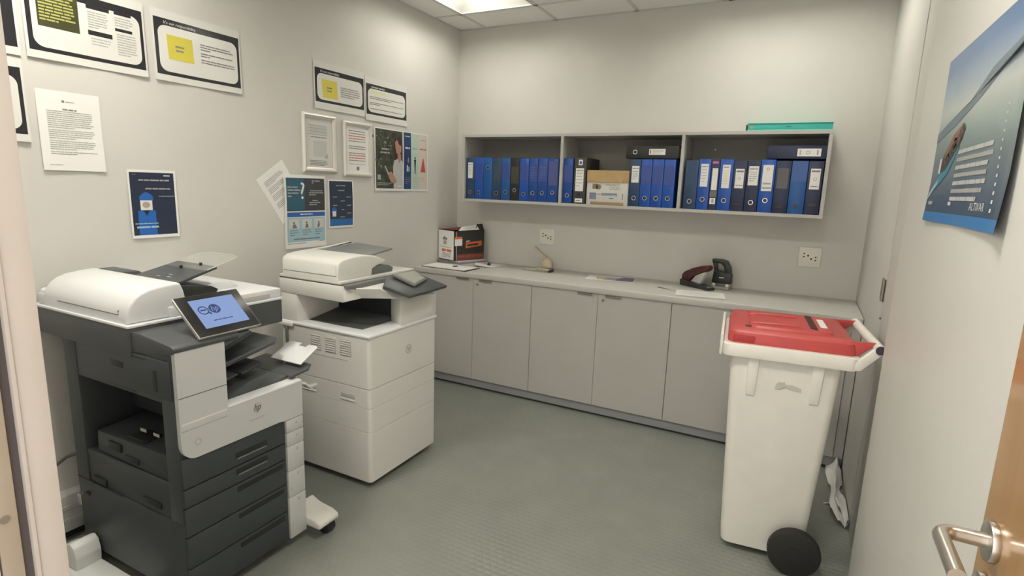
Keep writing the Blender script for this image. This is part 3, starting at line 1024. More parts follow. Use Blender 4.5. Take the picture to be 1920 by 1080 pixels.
# navy notice with figure in blue
s = wallsheet('safety_notice', 'navy notice with a figure in a blue hood, above the dark printer', 'notice', -2.652, 1.556, 0.214, 0.306, PAPER, lambda u, v: 0.002 + 0.003 * v)
s.rect('navy_panel', NAVY, 0.008, 0.012, 0.204, 0.292, 1)
s.words('title_text', INKL, 0.045, 0.043, 0.185, 0.006, 3, seed=2)
s.words('title_text', INKL, 0.072, 0.081, 0.185, 0.006, 3, seed=4)
s.words('small_text', INKW, 0.158, 0.022, 0.188, 0.005, 3)
s.words('small_text', INKG, 0.020, 0.020, 0.040, 0.003, 3)
s.words('small_text', INKL, 0.128, 0.116, 0.200, 0.003, 3)
s.poly('blue_hood', BLUEI, [(0.042, 0.140), (0.042, 0.120), (0.056, 0.106), (0.072, 0.098), (0.090, 0.106), (0.102, 0.118), (0.102, 0.140)], 2)
s.rect('photo_square', INKW, 0.045, 0.136, 0.097, 0.180, 3)
s.ell('photo_face', mat('ink_pale_skin', (0.42, 0.36, 0.31), 0.5), 0.070, 0.156, 0.017, 0.014, 4)
s.rect('blue_coat', BLUEI, 0.032, 0.182, 0.110, 0.292, 2)
s.poly('coat_collar', NAVY, [(0.056, 0.182), (0.082, 0.182), (0.070, 0.206)], 3)
s.words('hotline_text', CYANI, 0.022, 0.252, 0.118, 0.008, 4, seed=5)
s.words('small_text', CYANI, 0.016, 0.238, 0.120, 0.004, 4)
s.done()


# silver snap frames
def snap(label, y0, z0, wd, ht, style):
    t = thing('snap_frame', label, 'frame', (0, y0 + wd / 2, z0), 'silver snap frames on the left wall')
    f = 0.030
    prof = [(0.0, 0.001), (0.0, 0.010), (0.004, 0.015), (0.012, 0.019), (0.020, 0.017), (f, 0.008), (f, 0.001)]
    SIL = mat('snap_frame_silver', (0.72, 0.70, 0.66), 0.34, metal=0.25)
    y1, z1 = y0 + wd, z0 + ht

    def rail(a, b, inward):
        a, b, n = Vector(a), Vector(b), Vector(inward)
        d = (b - a).normalized()
        vs, fs = [], []
        for end in (0, 1):
            for (q, h) in prof:
                base = a + d * q if end == 0 else b - d * q
                vs.append(base + n * q + Vector((h, 0, 0)))
        k = len(prof)
        for i in range(k):
            fs.append((i, (i + 1) % k, k + (i + 1) % k, k + i))
        fs.append(tuple(range(k)))
        fs.append(tuple(range(2 * k - 1, k - 1, -1)))
        MB().raw(vs, fs).build('frame_rail', SIL, t)
    rail((0, y0, z1), (0, y1, z1), (0, 0, -1))
    rail((0, y1, z0), (0, y0, z0), (0, 0, 1))
    rail((0, y0, z0), (0, y0, z1), (0, 1, 0))
    rail((0, y1, z1), (0, y1, z0), (0, -1, 0))
    s = Sheet((0, y0 + f - 0.004, z1 - f + 0.004), (0, 1, 0), (0, 0, 1), wd - 2 * f + 0.008, ht - 2 * f + 0.008, None, t, gap=0.004)
    s.sheet('paper', PAPERG if style == 'grey' else PAPER, 1, 1)
    if style == 'grey':
        GP = mat('ink_grey_green', (0.54, 0.56, 0.545), 0.5)
        s.para('body_text', INKL, 0.020, 0.040, 0.185, 4, 0.018, 0.004, 0.9, 2, seed=3)
        s.rect('tinted_block', GP, 0.035, 0.045, 0.170, 0.095, 1)
        s.words('body_text', INKG, 0.040, 0.108, 0.165, 0.005, 2)
        s.rect('tinted_block', GP, 0.060, 0.130, 0.165, 0.225, 1)
        s.poly('curve_mark', INKL, [(0.145, 0.232), (0.172, 0.200), (0.172, 0.232)], 2)
        s.para('body_text', INKG, 0.030, 0.246, 0.175, 4, 0.009, 0.004, 0.8, 2, seed=8)
    else:
        for v, m in ((0.030, INKG), (0.046, INKG), (0.062, REDI), (0.078, REDI), (0.094, INKG), (0.126, INKG), (0.140, INKG), (0.170, INKG), (0.184, REDI), (0.200, REDI), (0.216, INKG)):
            s.words('red_text' if m is REDI else 'body_text', m, 0.025, v, 0.180, 0.005, 2, seed=int(v * 1000))
        s.words('body_text', INKL, 0.025, 0.240, 0.180, 0.003, 2)
        s.rect('stamp', INKG, 0.095, 0.258, 0.118, 0.280, 2)
    s.done()


snap('silver snap frame with a grey-green notice, left of the pair', -1.677, 1.580, 0.270, 0.345, 'grey')
snap('silver snap frame with a red-text notice, right of the pair', -1.347, 1.566, 0.266, 0.348, 'red')

# photo poster of a person holding a phone
s = wallsheet('photo_poster', 'dark photo poster of a person in a white shirt holding a phone', 'poster', -1.053, 1.905, 0.308, 0.428, PAPER, lambda u, v: 0.002 + 0.003 * v)
s.rect('photo', FOREST, 0.012, 0.008, 0.302, 0.412, 1)
rb = random.Random(12)
for k in range(34):
    cu, cv, sp = ((0.075, 0.050, 0.036), (0.100, 0.095, 0.024), (0.034, 0.215, 0.018), (0.150, 0.110, 0.030), (0.045, 0.255, 0.016))[k % 5]
    s.ell('blossom', (FOAM, mat('ink_foliage_mid', (0.16, 0.15, 0.105), 0.5), mat('ink_foliage_dim', (0.095, 0.10, 0.07), 0.5))[k % 3], cu + rb.gauss(0, sp), min(0.40, max(0.02, cv + rb.gauss(0, sp))) if True else cv, rb.uniform(0.004, 0.011), rb.uniform(0.004, 0.010), 2, 9)
s.poly('hair', HAIRI, [(0.210, 0.210), (0.200, 0.120), (0.215, 0.068), (0.250, 0.048), (0.290, 0.060), (0.302, 0.100), (0.302, 0.225), (0.240, 0.228)], 3)
s.poly('face', SKIN, [(0.218, 0.085), (0.240, 0.066), (0.262, 0.100), (0.288, 0.108), (0.286, 0.150), (0.262, 0.172), (0.232, 0.160), (0.222, 0.125)], 4)
s.poly('neck', SKIN, [(0.244, 0.165), (0.282, 0.165), (0.286, 0.215), (0.262, 0.232), (0.246, 0.212)], 4)
s.poly('shirt', SHIRT, [(0.198, 0.412), (0.192, 0.260), (0.206, 0.215), (0.245, 0.200), (0.262, 0.232), (0.285, 0.205), (0.302, 0.225), (0.302, 0.412)], 5)
s.poly('hand', SKIN, [(0.140, 0.300), (0.175, 0.292), (0.215, 0.335), (0.235, 0.362), (0.205, 0.378), (0.165, 0.365), (0.145, 0.330)], 6)
s.poly('phone', INKL, [(0.098, 0.258), (0.112, 0.254), (0.150, 0.312), (0.136, 0.318)], 7)
s.words('photo_text', INKL, 0.072, 0.136, 0.155, 0.010, 3, seed=4)
s.words('photo_text', INKL, 0.060, 0.160, 0.158, 0.010, 3, seed=6)
s.rect('grey_stamp', INKL, 0.026, 0.318, 0.062, 0.352, 3)
s.words('small_text', INKL, 0.022, 0.372, 0.180, 0.005, 3)
s.words('small_text', INKL, 0.022, 0.384, 0.150, 0.004, 3)
s.words('small_text', INKW, 0.245, 0.392, 0.290, 0.005, 6)
s.done()
# three-stripe poster
s = wallsheet('striped_poster', 'poster of three upright stripes in navy, mint and cream', 'poster', -0.744, 1.905, 0.306, 0.428, PAPER, lambda u, v: 0.002 + 0.004 * math.sin(v * 3.1) * (1 - u))
s.rect('navy_stripe', mat('ink_royal', (0.025, 0.06, 0.17), 0.4), 0.006, 0.006, 0.092, 0.414, 1)
s.rect('mint_stripe', MINTI, 0.092, 0.006, 0.180, 0.414, 1)
s.rect('cream_stripe', CREAMI, 0.180, 0.006, 0.298, 0.414, 1)
s.words('white_text', INKW, 0.022, 0.030, 0.080, 0.006, 2)
s.words('white_text', INKW, 0.022, 0.110, 0.078, 0.012, 2, seed=3)
s.words('grey_text', INKL, 0.112, 0.112, 0.168, 0.008, 2)
s.words('grey_text', INKL, 0.205, 0.044, 0.280, 0.007, 2)
s.words('red_text', REDI, 0.200, 0.110, 0.280, 0.009, 2)
s.poly('flame_mark', mat('ink_salmon', (0.6, 0.22, 0.18), 0.5), [(0.050, 0.205), (0.056, 0.178), (0.068, 0.200), (0.064, 0.222), (0.052, 0.222)], 2)
s.rect('figure', INKW, 0.040, 0.240, 0.052, 0.285, 2)
s.rect('figure', INKW, 0.060, 0.250, 0.070, 0.285, 2)
s.poly('suit_figure', NAVY, [(0.128, 0.195), (0.152, 0.195), (0.148, 0.250), (0.146, 0.302), (0.138, 0.302)], 2)
s.ell('suit_figure', NAVY, 0.141, 0.184, 0.007, 0.009, 2)
s.poly('red_figure', REDI, [(0.232, 0.200), (0.252, 0.200), (0.276, 0.285), (0.210, 0.285)], 2)
s.ell('red_figure', REDI, 0.244, 0.192, 0.008, 0.009, 2)
s.para('small_text', INKL, 0.020, 0.330, 0.082, 4, 0.013, 0.003, 0.6, 2)
s.para('small_text', INKL, 0.105, 0.330, 0.270, 3, 0.013, 0.003, 0.6, 2)
s.done()
# tilted sheet behind, question poster, small navy notice
s = wallsheet('tilted_sheet', 'white typed sheet hanging askew behind the question mark poster', 'notice', -1.996, 1.526, 0.210, 0.297, PAPER, None, gap=0.001, rot=math.radians(34))
for a in (0.040, 0.085, 0.130, 0.180):
    s.para('body_text', INKL, 0.030, a, 0.175, 4, 0.009, 0.004, 0.5, 2, seed=int(a * 100))
s.done()
s = wallsheet('question_poster', 'poster with a big white question mark over a pale blue lower half', 'poster', -1.822, 1.562, 0.312, 0.430, PAPER, lambda u, v: 0.004 + 0.004 * math.sin(v * 5.5) * (1 - 0.6 * u), gap=0.004)
s.rect('slate_panel', SLATEI, 0.014, 0.018, 0.304, 0.210, 1)
s.rect('teal_panel', TEALI, 0.014, 0.018, 0.146, 0.205, 2)
s.text('question_mark', INKW, '?', 0.118, 0.140, 0.098, 4)
for v, e in ((0.068, 0.095), (0.085, 0.115), (0.102, 0.108), (0.120, 0.055)):
    s.words('white_text', INKL, 0.022, v, e, 0.007, 3, seed=int(v * 500))
for a, v, e in ((0.205, 0.030, 0.270), (0.205, 0.042, 0.215), (0.190, 0.088, 0.290), (0.180, 0.100, 0.292), (0.180, 0.112, 0.232), (0.205, 0.146, 0.250), (0.180, 0.158, 0.270), (0.180, 0.170, 0.240)):
    s.words('white_text', INKL, a, v, e, 0.006, 3, seed=int(v * 900))
s.rect('white_rule', INKW, 0.016, 0.210, 0.302, 0.217, 2)
s.rect('blue_band', mat('ink_cobalt', (0.04, 0.13, 0.42), 0.4), 0.016, 0.217, 0.304, 0.244, 2)
s.words('band_text', INKW, 0.110, 0.226, 0.205, 0.006, 3)
s.rect('pale_blue_panel', CYANI, 0.016, 0.248, 0.304, 0.392, 1)
for k in range(3):
    a = 0.030 + 0.094 * k
    s.rect('picture_card', mat('ink_card', (0.62, 0.64, 0.56), 0.5), a, 0.258, a + 0.074, 0.312, 2)
    s.poly('card_figure', mat('ink_mauve', (0.20, 0.17, 0.26), 0.5), [(a + 0.022, 0.310), (a + 0.028, 0.288), (a + 0.046, 0.288), (a + 0.058 - 0.01 * k, 0.310)], 3)
    s.ell('card_figure', MATS['ink_mauve'], a + 0.034, 0.280, 0.007, 0.007, 3)
    s.para('card_text', INKG, a + 0.005, 0.322, a + 0.068, 3, 0.013, 0.004, 0.6, 3, seed=k)
s.words('slogan', INKG, 0.060, 0.372, 0.262, 0.007, 3)
s.words('slogan', INKL, 0.016, 0.398, 0.150, 0.005, 3)
s.words('slogan', INKL, 0.255, 0.392, 0.300, 0.005, 3)
s.done()
s = wallsheet('navy_notice', 'small navy notice with a blue bottom band, beside the question mark poster', 'notice', -1.480, 1.541, 0.217, 0.303, PAPER, lambda u, v: 0.002 + 0.005 * abs(math.sin(v * 3.1)) * u)
s.rect('navy_panel', mat('ink_dark_slate_blue', (0.035, 0.048, 0.085), 0.4), 0.008, 0.008, 0.207, 0.290, 1)
s.rect('blue_band', mat('ink_azure', (0.025, 0.15, 0.42), 0.4), 0.010, 0.246, 0.205, 0.288, 2)
for a, v, e in ((0.065, 0.034, 0.150), (0.080, 0.064, 0.140), (0.035, 0.105, 0.070), (0.150, 0.105, 0.190), (0.100, 0.130, 0.135), (0.035, 0.158, 0.070), (0.155, 0.158, 0.192), (0.110, 0.185, 0.130), (0.155, 0.208, 0.190), (0.095, 0.232, 0.140)):
    s.words(s.fresh('small_text'), INKL, a, v, e, 0.005, 3, seed=int(v * 800 + a * 99))
s.ell('blue_badge', BLUEI, 0.044, 0.195, 0.022, 0.024, 3)
s.rect('badge_card', INKW, 0.030, 0.196, 0.060, 0.230, 4)
s.done()


# ================================================================== POSTER ON THE RIGHT PANEL
def ship_photo():
    m = bpy.data.materials.new('ship_photo_print')
    m.use_nodes = True
    nt = m.node_tree
    b = nt.nodes['Principled BSDF']
    b.inputs['Roughness'].default_value = 0.3
    tc = nt.nodes.new('ShaderNodeTexCoord')
    sp = nt.nodes.new('ShaderNodeSeparateXYZ')
    nt.links.new(tc.outputs['Generated'], sp.inputs[0])
    n = nt.nodes.new('ShaderNodeTexNoise')
    n.inputs['Scale'].default_value = 3.0
    n.inputs['Detail'].default_value = 5
    nt.links.new(tc.outputs['Generated'], n.inputs['Vector'])
    # height in the picture, warped a little
    ad = nt.nodes.new('ShaderNodeMath')
    ad.operation = 'MULTIPLY_ADD'
    ad.inputs[1].default_value = 0.16
    nt.links.new(n.outputs['Fac'], ad.inputs[0])
    nt.links.new(sp.outputs['Z'], ad.inputs[2])
    r = nt.nodes.new('ShaderNodeValToRGB')
    cr = r.color_ramp
    cr.elements[0].position = 0.08
    cr.elements[0].color = (0.045, 0.075, 0.125, 1)
    cr.elements[1].position = 1.0
    cr.elements[1].color = (0.11, 0.21, 0.42, 1)
    for p, c in ((0.26, (0.085, 0.125, 0.17)), (0.45, (0.20, 0.25, 0.265)), (0.58, (0.30, 0.37, 0.36)), (0.74, (0.50, 0.53, 0.52)), (0.86, (0.30, 0.39, 0.50))):
        e = cr.elements.new(p)
        e.color = (*c, 1)
    nt.links.new(ad.outputs[0], r.inputs[0])
    nt.links.new(r.outputs[0], b.inputs['Base Color'])
    return m


t = thing('ship_poster', 'large glossy poster of a container ship at sea on the right panel', 'poster', (PX, -2.48, 1.485))
PW, PH = 0.725, 0.425
s = Sheet((PX, -2.118, 1.910), (0, -1, 0), (0, 0, 1), PW, PH, lambda u, v: 0.0015 + 0.012 * max(0, v - 0.75) * 4 * v * abs(u - 0.45) + 0.014 * max(0, u - 0.9) * 6, t, gap=0.001)
s.sheet('paper', ship_photo(), 20, 16)
s.rect('blue_stripe', mat('ink_stripe_blue', (0.05, 0.22, 0.52), 0.3), 0.0, 0.400, PW, PH, 1)
HULL = mat('ink_hull', (0.075, 0.055, 0.05), 0.4)
s.poly('headland', mat('ink_headland', (0.16, 0.21, 0.25), 0.4), [(0.0, 0.190), (0.12, 0.172), (0.30, 0.150), (0.46, 0.100), (0.60, 0.082), (0.725, 0.070), (0.725, 0.088), (0.55, 0.112), (0.40, 0.150), (0.22, 0.185), (0.0, 0.215)], 2)
s.poly('ship_hull', mat('ink_hull_blue', (0.06, 0.27, 0.36), 0.4), [(0.095, 0.305), (0.16, 0.288), (0.275, 0.232), (0.275, 0.250), (0.19, 0.305), (0.10, 0.335)], 3)
s.poly('containers', HULL, [(0.11, 0.300), (0.125, 0.255), (0.205, 0.212), (0.29, 0.190), (0.31, 0.205), (0.275, 0.240), (0.17, 0.292)], 4)
s.poly('containers_rust', mat('ink_rust2', (0.26, 0.13, 0.09), 0.4), [(0.13, 0.252), (0.205, 0.210), (0.288, 0.190), (0.27, 0.206), (0.15, 0.262)], 5)
s.rect('ship_bridge', INKW, 0.090, 0.262, 0.112, 0.300, 5)
rc = random.Random(3)
for k in range(46):
    q = rc.random()
    cu, cv = 0.130 + 0.160 * q + rc.uniform(-0.008, 0.008), 0.268 - 0.066 * q + rc.uniform(-0.010, 0.016)
    s.rect('container_boxes', (HULL, MATS['ink_rust2'], mat('ink_box_grey', (0.14, 0.13, 0.13), 0.4))[k % 3], cu, cv, cu + 0.012, cv + 0.006, 6)
s.poly('wake', CYANI, [(0.0, 0.372), (0.0, 0.358), (0.10, 0.312), (0.115, 0.320)], 3)
for i, (a, e) in enumerate(((0.280, 0.560), (0.278, 0.570), (0.276, 0.545), (0.274, 0.545), (0.274, 0.548), (0.272, 0.535), (0.270, 0.505))):
    s.words(s.fresh('white_text'), INKL if i % 2 else mat('ink_pale', (0.55, 0.56, 0.57), 0.4), a, 0.252 + 0.018 * i, e, 0.0090, 3, seed=i)
    s.rect('white_text_haze', INKL, a, 0.254 + 0.018 * i, e - 0.01, 0.2595 + 0.018 * i, 2)
s.words('page_mark', INKW, 0.262, 0.372, 0.300, 0.008, 3)
s.text('brand_text', INKW, 'ALTIVAR', 0.470, 0.388, 0.016, 3, width=0.115)
s.words('corner_mark', INKL, 0.035, 0.372, 0.085, 0.009, 3)
for i in range(13):
    k = 0.0035 + 0.0035 * i / 12
    s.rect('dotted_line', INKW, 0.612 + 0.002 * max(0, i - 6), 0.190 + 0.016 * i, 0.612 + 0.002 * max(0, i - 6) + k * 1.6, 0.190 + 0.016 * i + k, 3)
s.done()

# ================================================================== THINGS ON THE WORKTOP
CZ = 0.900
# papers and folders under the corner box
for k, (cx, cy, wd, dp, rz, z0, z1, lb, m) in enumerate((
        (0.155, -0.175, 0.31, 0.30, -0.36, CZ + 0.0005, CZ + 0.012, 'lowest white paper stack under the printed carton', PAPER),
        (0.150, -0.185, 0.305, 0.29, -0.30, CZ + 0.0125, CZ + 0.024, 'grey folder stack in the middle under the printed carton', mat('folder_grey', (0.30, 0.29, 0.30), 0.5)),
        (0.145, -0.175, 0.29, 0.285, -0.36, CZ + 0.0245, CZ + 0.034, 'uppermost white paper stack directly under the printed carton', PAPERG))):
    t = thing('paper_stack', lb, 'papers', (cx + 0.02, cy - 0.01, z0), 'papers under the carton', rz=rz, local=True)
    nsh = 4
    hh = (z1 - z0) / nsh
    for i in range(nsh):
        o = random.Random(k * 10 + i)
        dx, dy = o.uniform(-0.006, 0.006), o.uniform(-0.006, 0.006)
        MB().box(-wd / 2 + dx, wd / 2 + dx, -dp / 2 + dy, dp / 2 + dy, i * hh + 0.0002, (i + 1) * hh, 0.0008, 1).build('sheaf', m, t)
# printed carton
t = thing('printed_carton', 'open black and orange printed carton with a white end label', 'box', (0.165, -0.186, CZ + 0.0345), rz=-0.36, local=True)
BWx, BWy, BH = 0.112, 0.150, 0.240
cb = MB()
tk = 0.004
cb.box(-BWx, BWx, -BWy, BWy, 0.0005, tk)
cb.box(-BWx, -BWx + tk, -BWy, BWy, tk, BH)
cb.box(BWx - tk, BWx, -BWy, BWy, tk, BH - 0.004)
cb.box(-BWx + tk, BWx - tk, -BWy, -BWy + tk, tk, BH)
cb.box(-BWx + tk, BWx - tk, BWy - tk, BWy, tk, BH)
cb.build('carton_body', BOXBLK, t)
MB().slab([(-BWx + 0.004, -BWy + 0.01, BH), (BWx - 0.03, -BWy + 0.09, BH + 0.002), (BWx - 0.04, BWy - 0.02, BH + 0.018), (-BWx + 0.006, BWy - 0.02, BH + 0.016)], 0.002).build('inner_flap', BOXRED, t)
MB().slab([(BWx, BWy - 0.10, BH - 0.004), (BWx, BWy, BH - 0.004), (BWx - 0.035, BWy + 0.004, BH + 0.050), (BWx - 0.030, BWy - 0.055, BH + 0.048)], 0.003).build('torn_flap', BOXBLK, t)
MB().slab([(BWx - 0.004, -BWy + 0.04, BH), (BWx - 0.004, BWy - 0.05, BH + 0.004), (BWx - 0.028, BWy - 0.060, BH + 0.042), (BWx - 0.030, -BWy + 0.09, BH + 0.030)], 0.002).build('white_leaflet', PAPER, t)
# end label: faces local -y ; printed side faces local +x
s = Sheet((-BWx, -BWy, BH), (1, 0, 0), (0, 0, 1), 2 * BWx, BH, None, t, gap=0.0006)
s.rect('end_label', PAPER, 0.002, 0.004, 0.212, 0.236, 1)
s.rect('label_picture', INKG, 0.060, 0.062, 0.122, 0.080, 2)
s.rect('label_picture', INKL, 0.068, 0.086, 0.116, 0.118, 2)
s.rect('label_picture', INKG, 0.080, 0.050, 0.096, 0.066, 2)
s.words('label_orange', ORANGE, 0.050, 0.155, 0.180, 0.020, 2, seed=3)
s.words('label_text', INKL, 0.020, 0.135, 0.180, 0.005, 2)
s.para('label_text', INKL, 0.060, 0.185, 0.180, 4, 0.010, 0.006, 0.9, 2)
s.done()
s = Sheet((BWx, -BWy, BH), (0, 1, 0), (0, 0, 1), 2 * BWy, BH, None, t, gap=0.0006)
s.rect('wrap_label', PAPER, 0.0, 0.056, 0.075, 0.120, 1)
s.rect('wrap_orange', ORANGE, 0.0, 0.048, 0.075, 0.066, 2)
s.rect('white_edge_rule', INKW, 0.016, 0.006, 0.020, 0.236, 1)
s.poly('orange_band', ORANGE, [(0.112, 0.096), (0.275, 0.086), (0.275, 0.126), (0.108, 0.142)], 1)
s.words('band_lettering', BOXBLK, 0.124, 0.112, 0.262, 0.016, 2, slope=-0.07, seed=4)
s.poly('white_dash', INKW, [(0.112, 0.084), (0.150, 0.080), (0.150, 0.086), (0.112, 0.090)], 2)
s.rect('red_base_band', BOXRED, 0.022, 0.188, 0.299, 0.236, 1)
s.words('base_lettering', mat('ink_dull_orange', (0.30, 0.09, 0.05), 0.5), 0.030, 0.200, 0.285, 0.016, 2, seed=6)
s.done()
# clipboard with paper and a binder clip, loose sheets, paper clip
t = thing('clipboard', 'dark-edged clipboard with white sheets at the worktop left end', 'clipboard', (0.262, -0.474, CZ), rz=0.0, local=True)
MB().slab([(-0.215, -0.105, 0.0045), (0.205, -0.125, 0.0045), (0.205, 0.088, 0.0045), (-0.235, 0.118, 0.0045)], 0.004, 0.0008).build('board', CHARC, t)
MB().slab([(-0.200, -0.097, 0.0085), (0.185, -0.115, 0.0085), (0.190, 0.078, 0.0085), (-0.218, 0.104, 0.0085)], 0.004).build('sheets', PAPER, t)
MB().slab([(0.020, -0.020, 0.016), (0.036, -0.022, 0.016), (0.046, 0.020, 0.016), (0.030, 0.022, 0.016)], 0.007, 0.002).build('clip', INK, t)
for k, (cx, cy, rz, lb) in enumerate(((0.425, -0.235, 0.5, 'curled white sheet beside the printed carton'), (0.465, -0.150, -0.25, 'flat white sheet beside the carton with a black clip on it'))):
    t = thing('loose_sheet', lb, 'paper', (cx, cy, CZ + 0.001 + 0.0012 * k), 'loose sheets near the carton', rz=rz, local=True)
    MB().grid(lambda a, b: ((a - 0.5) * 0.16, (b - 0.5) * 0.16, 0.0006 + (0.016 * (1 - a) ** 2 if k == 0 else 0.0)), 6, 6).build('paper', PAPER, t)
t = thing('binder_clip', 'tiny black binder clip on the white sheet by the carton', 'clip', (0.437, -0.195, CZ + 0.003), local=True)
MB().prism([(-0.012, 0.0), (0.012, 0.0), (0.003, 0.020), (-0.003, 0.020)], 1, -0.012, 0.012, 0.001).build('body', INK, t)
MB().tube([(-0.004, -0.004, 0.018), (-0.010, -0.004, 0.034), (-0.010, 0.004, 0.034), (-0.004, 0.004, 0.018)], 0.0012, 6).build('wire_loop', INK, t)

# beige heavy-duty hole punch (guide arm, base, dome, raised lever)
t = thing('hole_punch', 'beige hole punch with raised lever under the left wall socket', 'hole punch', (0.895, -0.18, CZ), local=True)
MB().prism([(-0.135, -0.02), (-0.125, -0.035), (0.025, -0.045), (0.075, -0.028), (0.080, 0.030), (0.020, 0.050), (-0.125, 0.006)], 2, 0.0005, 0.016, 0.004).build('base', BEIGE, t)
MB().box(-0.020, 0.085, -0.050, 0.046, 0.012, 0.030, 0.006).build('punch_head', BEIGE, t)
dm = MB()
prof = [(0.050, 0.0), (0.054, 0.018), (0.050, 0.040), (0.038, 0.060), (0.018, 0.072), (0.0, 0.075)]
vs, fs = [], []
N = 20
for r, z in prof:
    for i in range(N):
        a = 2 * math.pi * i / N
        vs.append((0.048 + r * 0.92 * math.cos(a), r * 0.80 * math.sin(a), 0.036 + z))
for j in range(len(prof) - 1):
    for i in range(N):
        fs.append((j * N + i, j * N + (i + 1) % N, (j + 1) * N + (i + 1) % N, (j + 1) * N + i))
fs.append(tuple(reversed(range(N))))
dm.raw(vs, fs).build('dome', mat('punch_brass_dome', (0.50, 0.43, 0.31), 0.35), t)
MB().hexa([(0.030, -0.018, 0.085), (0.056, -0.018, 0.105), (0.056, 0.018, 0.105), (0.030, 0.018, 0.085),
           (-0.072, -0.009, 0.184), (-0.058, -0.009, 0.192), (-0.058, 0.009, 0.192), (-0.072, 0.009, 0.184)], 0.004).build('lever', BEIGE, t)
MB().box(0.074, 0.092, -0.042, 0.036, 0.0005, 0.020, 0.004).build('rubber_foot', CHARC, t)
# leaflet
t = thing('leaflet', 'white leaflet with gold and violet print on the worktop middle', 'leaflet', (1.47, -0.21, CZ))
s = Sheet((1.270, -0.120, CZ), (0.985, 0.17, 0), (-0.17, 0.985, 0), 0.345, 0.21, lambda u, v: 0.0012, t, gap=0.0008)
s.sheet('paper', PAPER)
s.poly('gold_print', mat('ink_gold', (0.60, 0.50, 0.22), 0.4), [(0.06, 0.05), (0.19, 0.05), (0.19, 0.12), (0.08, 0.17)], 1)
s.poly('grey_blue_print', mat('ink_grey_blue', (0.30, 0.34, 0.46), 0.4), [(0.16, 0.06), (0.26, 0.06), (0.24, 0.18), (0.12, 0.18)], 2)
s.poly('violet_print', mat('ink_violet', (0.09, 0.07, 0.21), 0.4), [(0.255, 0.015), (0.338, 0.015), (0.338, 0.185), (0.215, 0.185), (0.215, 0.11)], 3)
s.done()

# heavy-duty stapler / punch pair
t = thing('stapler', 'maroon and charcoal stapler lying on the worktop by the punch', 'stapler', (2.056, -0.155, CZ + 0.0005), rz=-0.64, local=True)
MB().prism([(-0.132, 0.0), (0.125, 0.0), (0.135, 0.012), (0.10, 0.022), (-0.09, 0.044), (-0.134, 0.040)], 1, -0.034, 0.034, 0.004).build('base', CHARC, t)
MB().prism([(-0.128, 0.034), (-0.060, 0.034), (-0.030, 0.072), (0.030, 0.104), (0.095, 0.128), (0.112, 0.150), (0.100, 0.166), (0.060, 0.160), (-0.030, 0.132), (-0.110, 0.094), (-0.130, 0.072)], 1, -0.024, 0.024, 0.006).build('handle', MAROON, t)
MB().prism([(-0.050, 0.034), (0.040, 0.030), (0.085, 0.118), (0.060, 0.112), (-0.005, 0.082)], 1, -0.016, 0.016, 0.003).build('magazine', PMID, t)
MB().box(0.085, 0.118, -0.018, 0.018, 0.014, 0.022, 0.002).build('anvil', CHROME, t)
t = thing('desk_punch', 'upright charcoal hole punch with an open handle, beside the stapler', 'hole punch', (2.204, -0.088, CZ), rz=-0.15, local=True)
MB().box(-0.062, 0.062, -0.050, 0.050, 0.0005, 0.018, 0.006).build('chip_tray', mat('punch_tray_grey', (0.34, 0.33, 0.30), 0.45), t)
pn = MB().box(-0.055, -0.034, -0.030, 0.030, 0.018, 0.038, 0.002)
pn.box(0.034, 0.055, -0.030, 0.030, 0.018, 0.038, 0.002)
pn.build('punch_pin_block', SOCK, t)
MB().box(-0.034, 0.034, -0.026, 0.026, 0.018, 0.038, 0.001).build('punch_slot', PGREY, t)
hd = MB()
outer = [(-0.060, 0.036), (0.062, 0.036), (0.064, 0.090), (0.052, 0.150), (0.026, 0.192), (-0.008, 0.200), (-0.068, 0.200), (-0.064, 0.172), (-0.052, 0.168), (-0.050, 0.120)]
# open handle: body below, a thick loop above
hd.prism([(-0.060, 0.036), (0.062, 0.036), (0.064, 0.090), (0.060, 0.112), (0.020, 0.112), (-0.052, 0.126)], 1, -0.030, 0.030, 0.006)
hd.prism([(0.020, 0.110), (0.060, 0.110), (0.052, 0.150), (0.026, 0.192), (-0.008, 0.200), (-0.072, 0.200), (-0.066, 0.172), (-0.010, 0.172), (0.012, 0.150)], 1, -0.026, 0.026, 0.005)
hd.prism([(-0.066, 0.174), (-0.040, 0.174), (-0.030, 0.122), (-0.052, 0.122)], 1, -0.020, 0.020, 0.004)
hd.build('handle', CHARC, t)
MB().box(-0.012, 0.020, -0.0325, -0.029, 0.074, 0.082, 0.001).build('badge', PMID, t)
# paper sheets at the front
t = thing('loose_sheet', 'white printed sheet at the worktop edge in front of the stapler', 'paper', (2.14, -0.42, CZ))
s = Sheet((1.955, -0.345, CZ), (0.985, 0.17, 0), (-0.17, 0.985, 0), 0.297, 0.21, lambda u, v: 0.001, t, gap=0.0016)
s.sheet('paper', PAPER)
s.para('faint_text', INKL, 0.03, 0.05, 0.26, 6, 0.022, 0.003, 0.6, 1)
s.done()
t = thing('loose_sheet', 'grey sheet strip curling from under the sheet by the stapler', 'paper', (1.90, -0.33, CZ))
MB().grid(lambda a, b: (1.822 + 0.145 * a, -0.300 - 0.060 * a - 0.030 * b, CZ + 0.0008 + 0.006 * (1 - a) * b), 5, 3).build('paper', PAPERG, t)


# ================================================================== DARK MULTIFUNCTION PRINTER
cp = thing('office_copier', 'dark floor-standing copier with white front panel and lit blue touchscreen', 'copier', (0.54, -2.78, 0))
X1, Y0, Y1 = 0.885, -3.036, -2.525
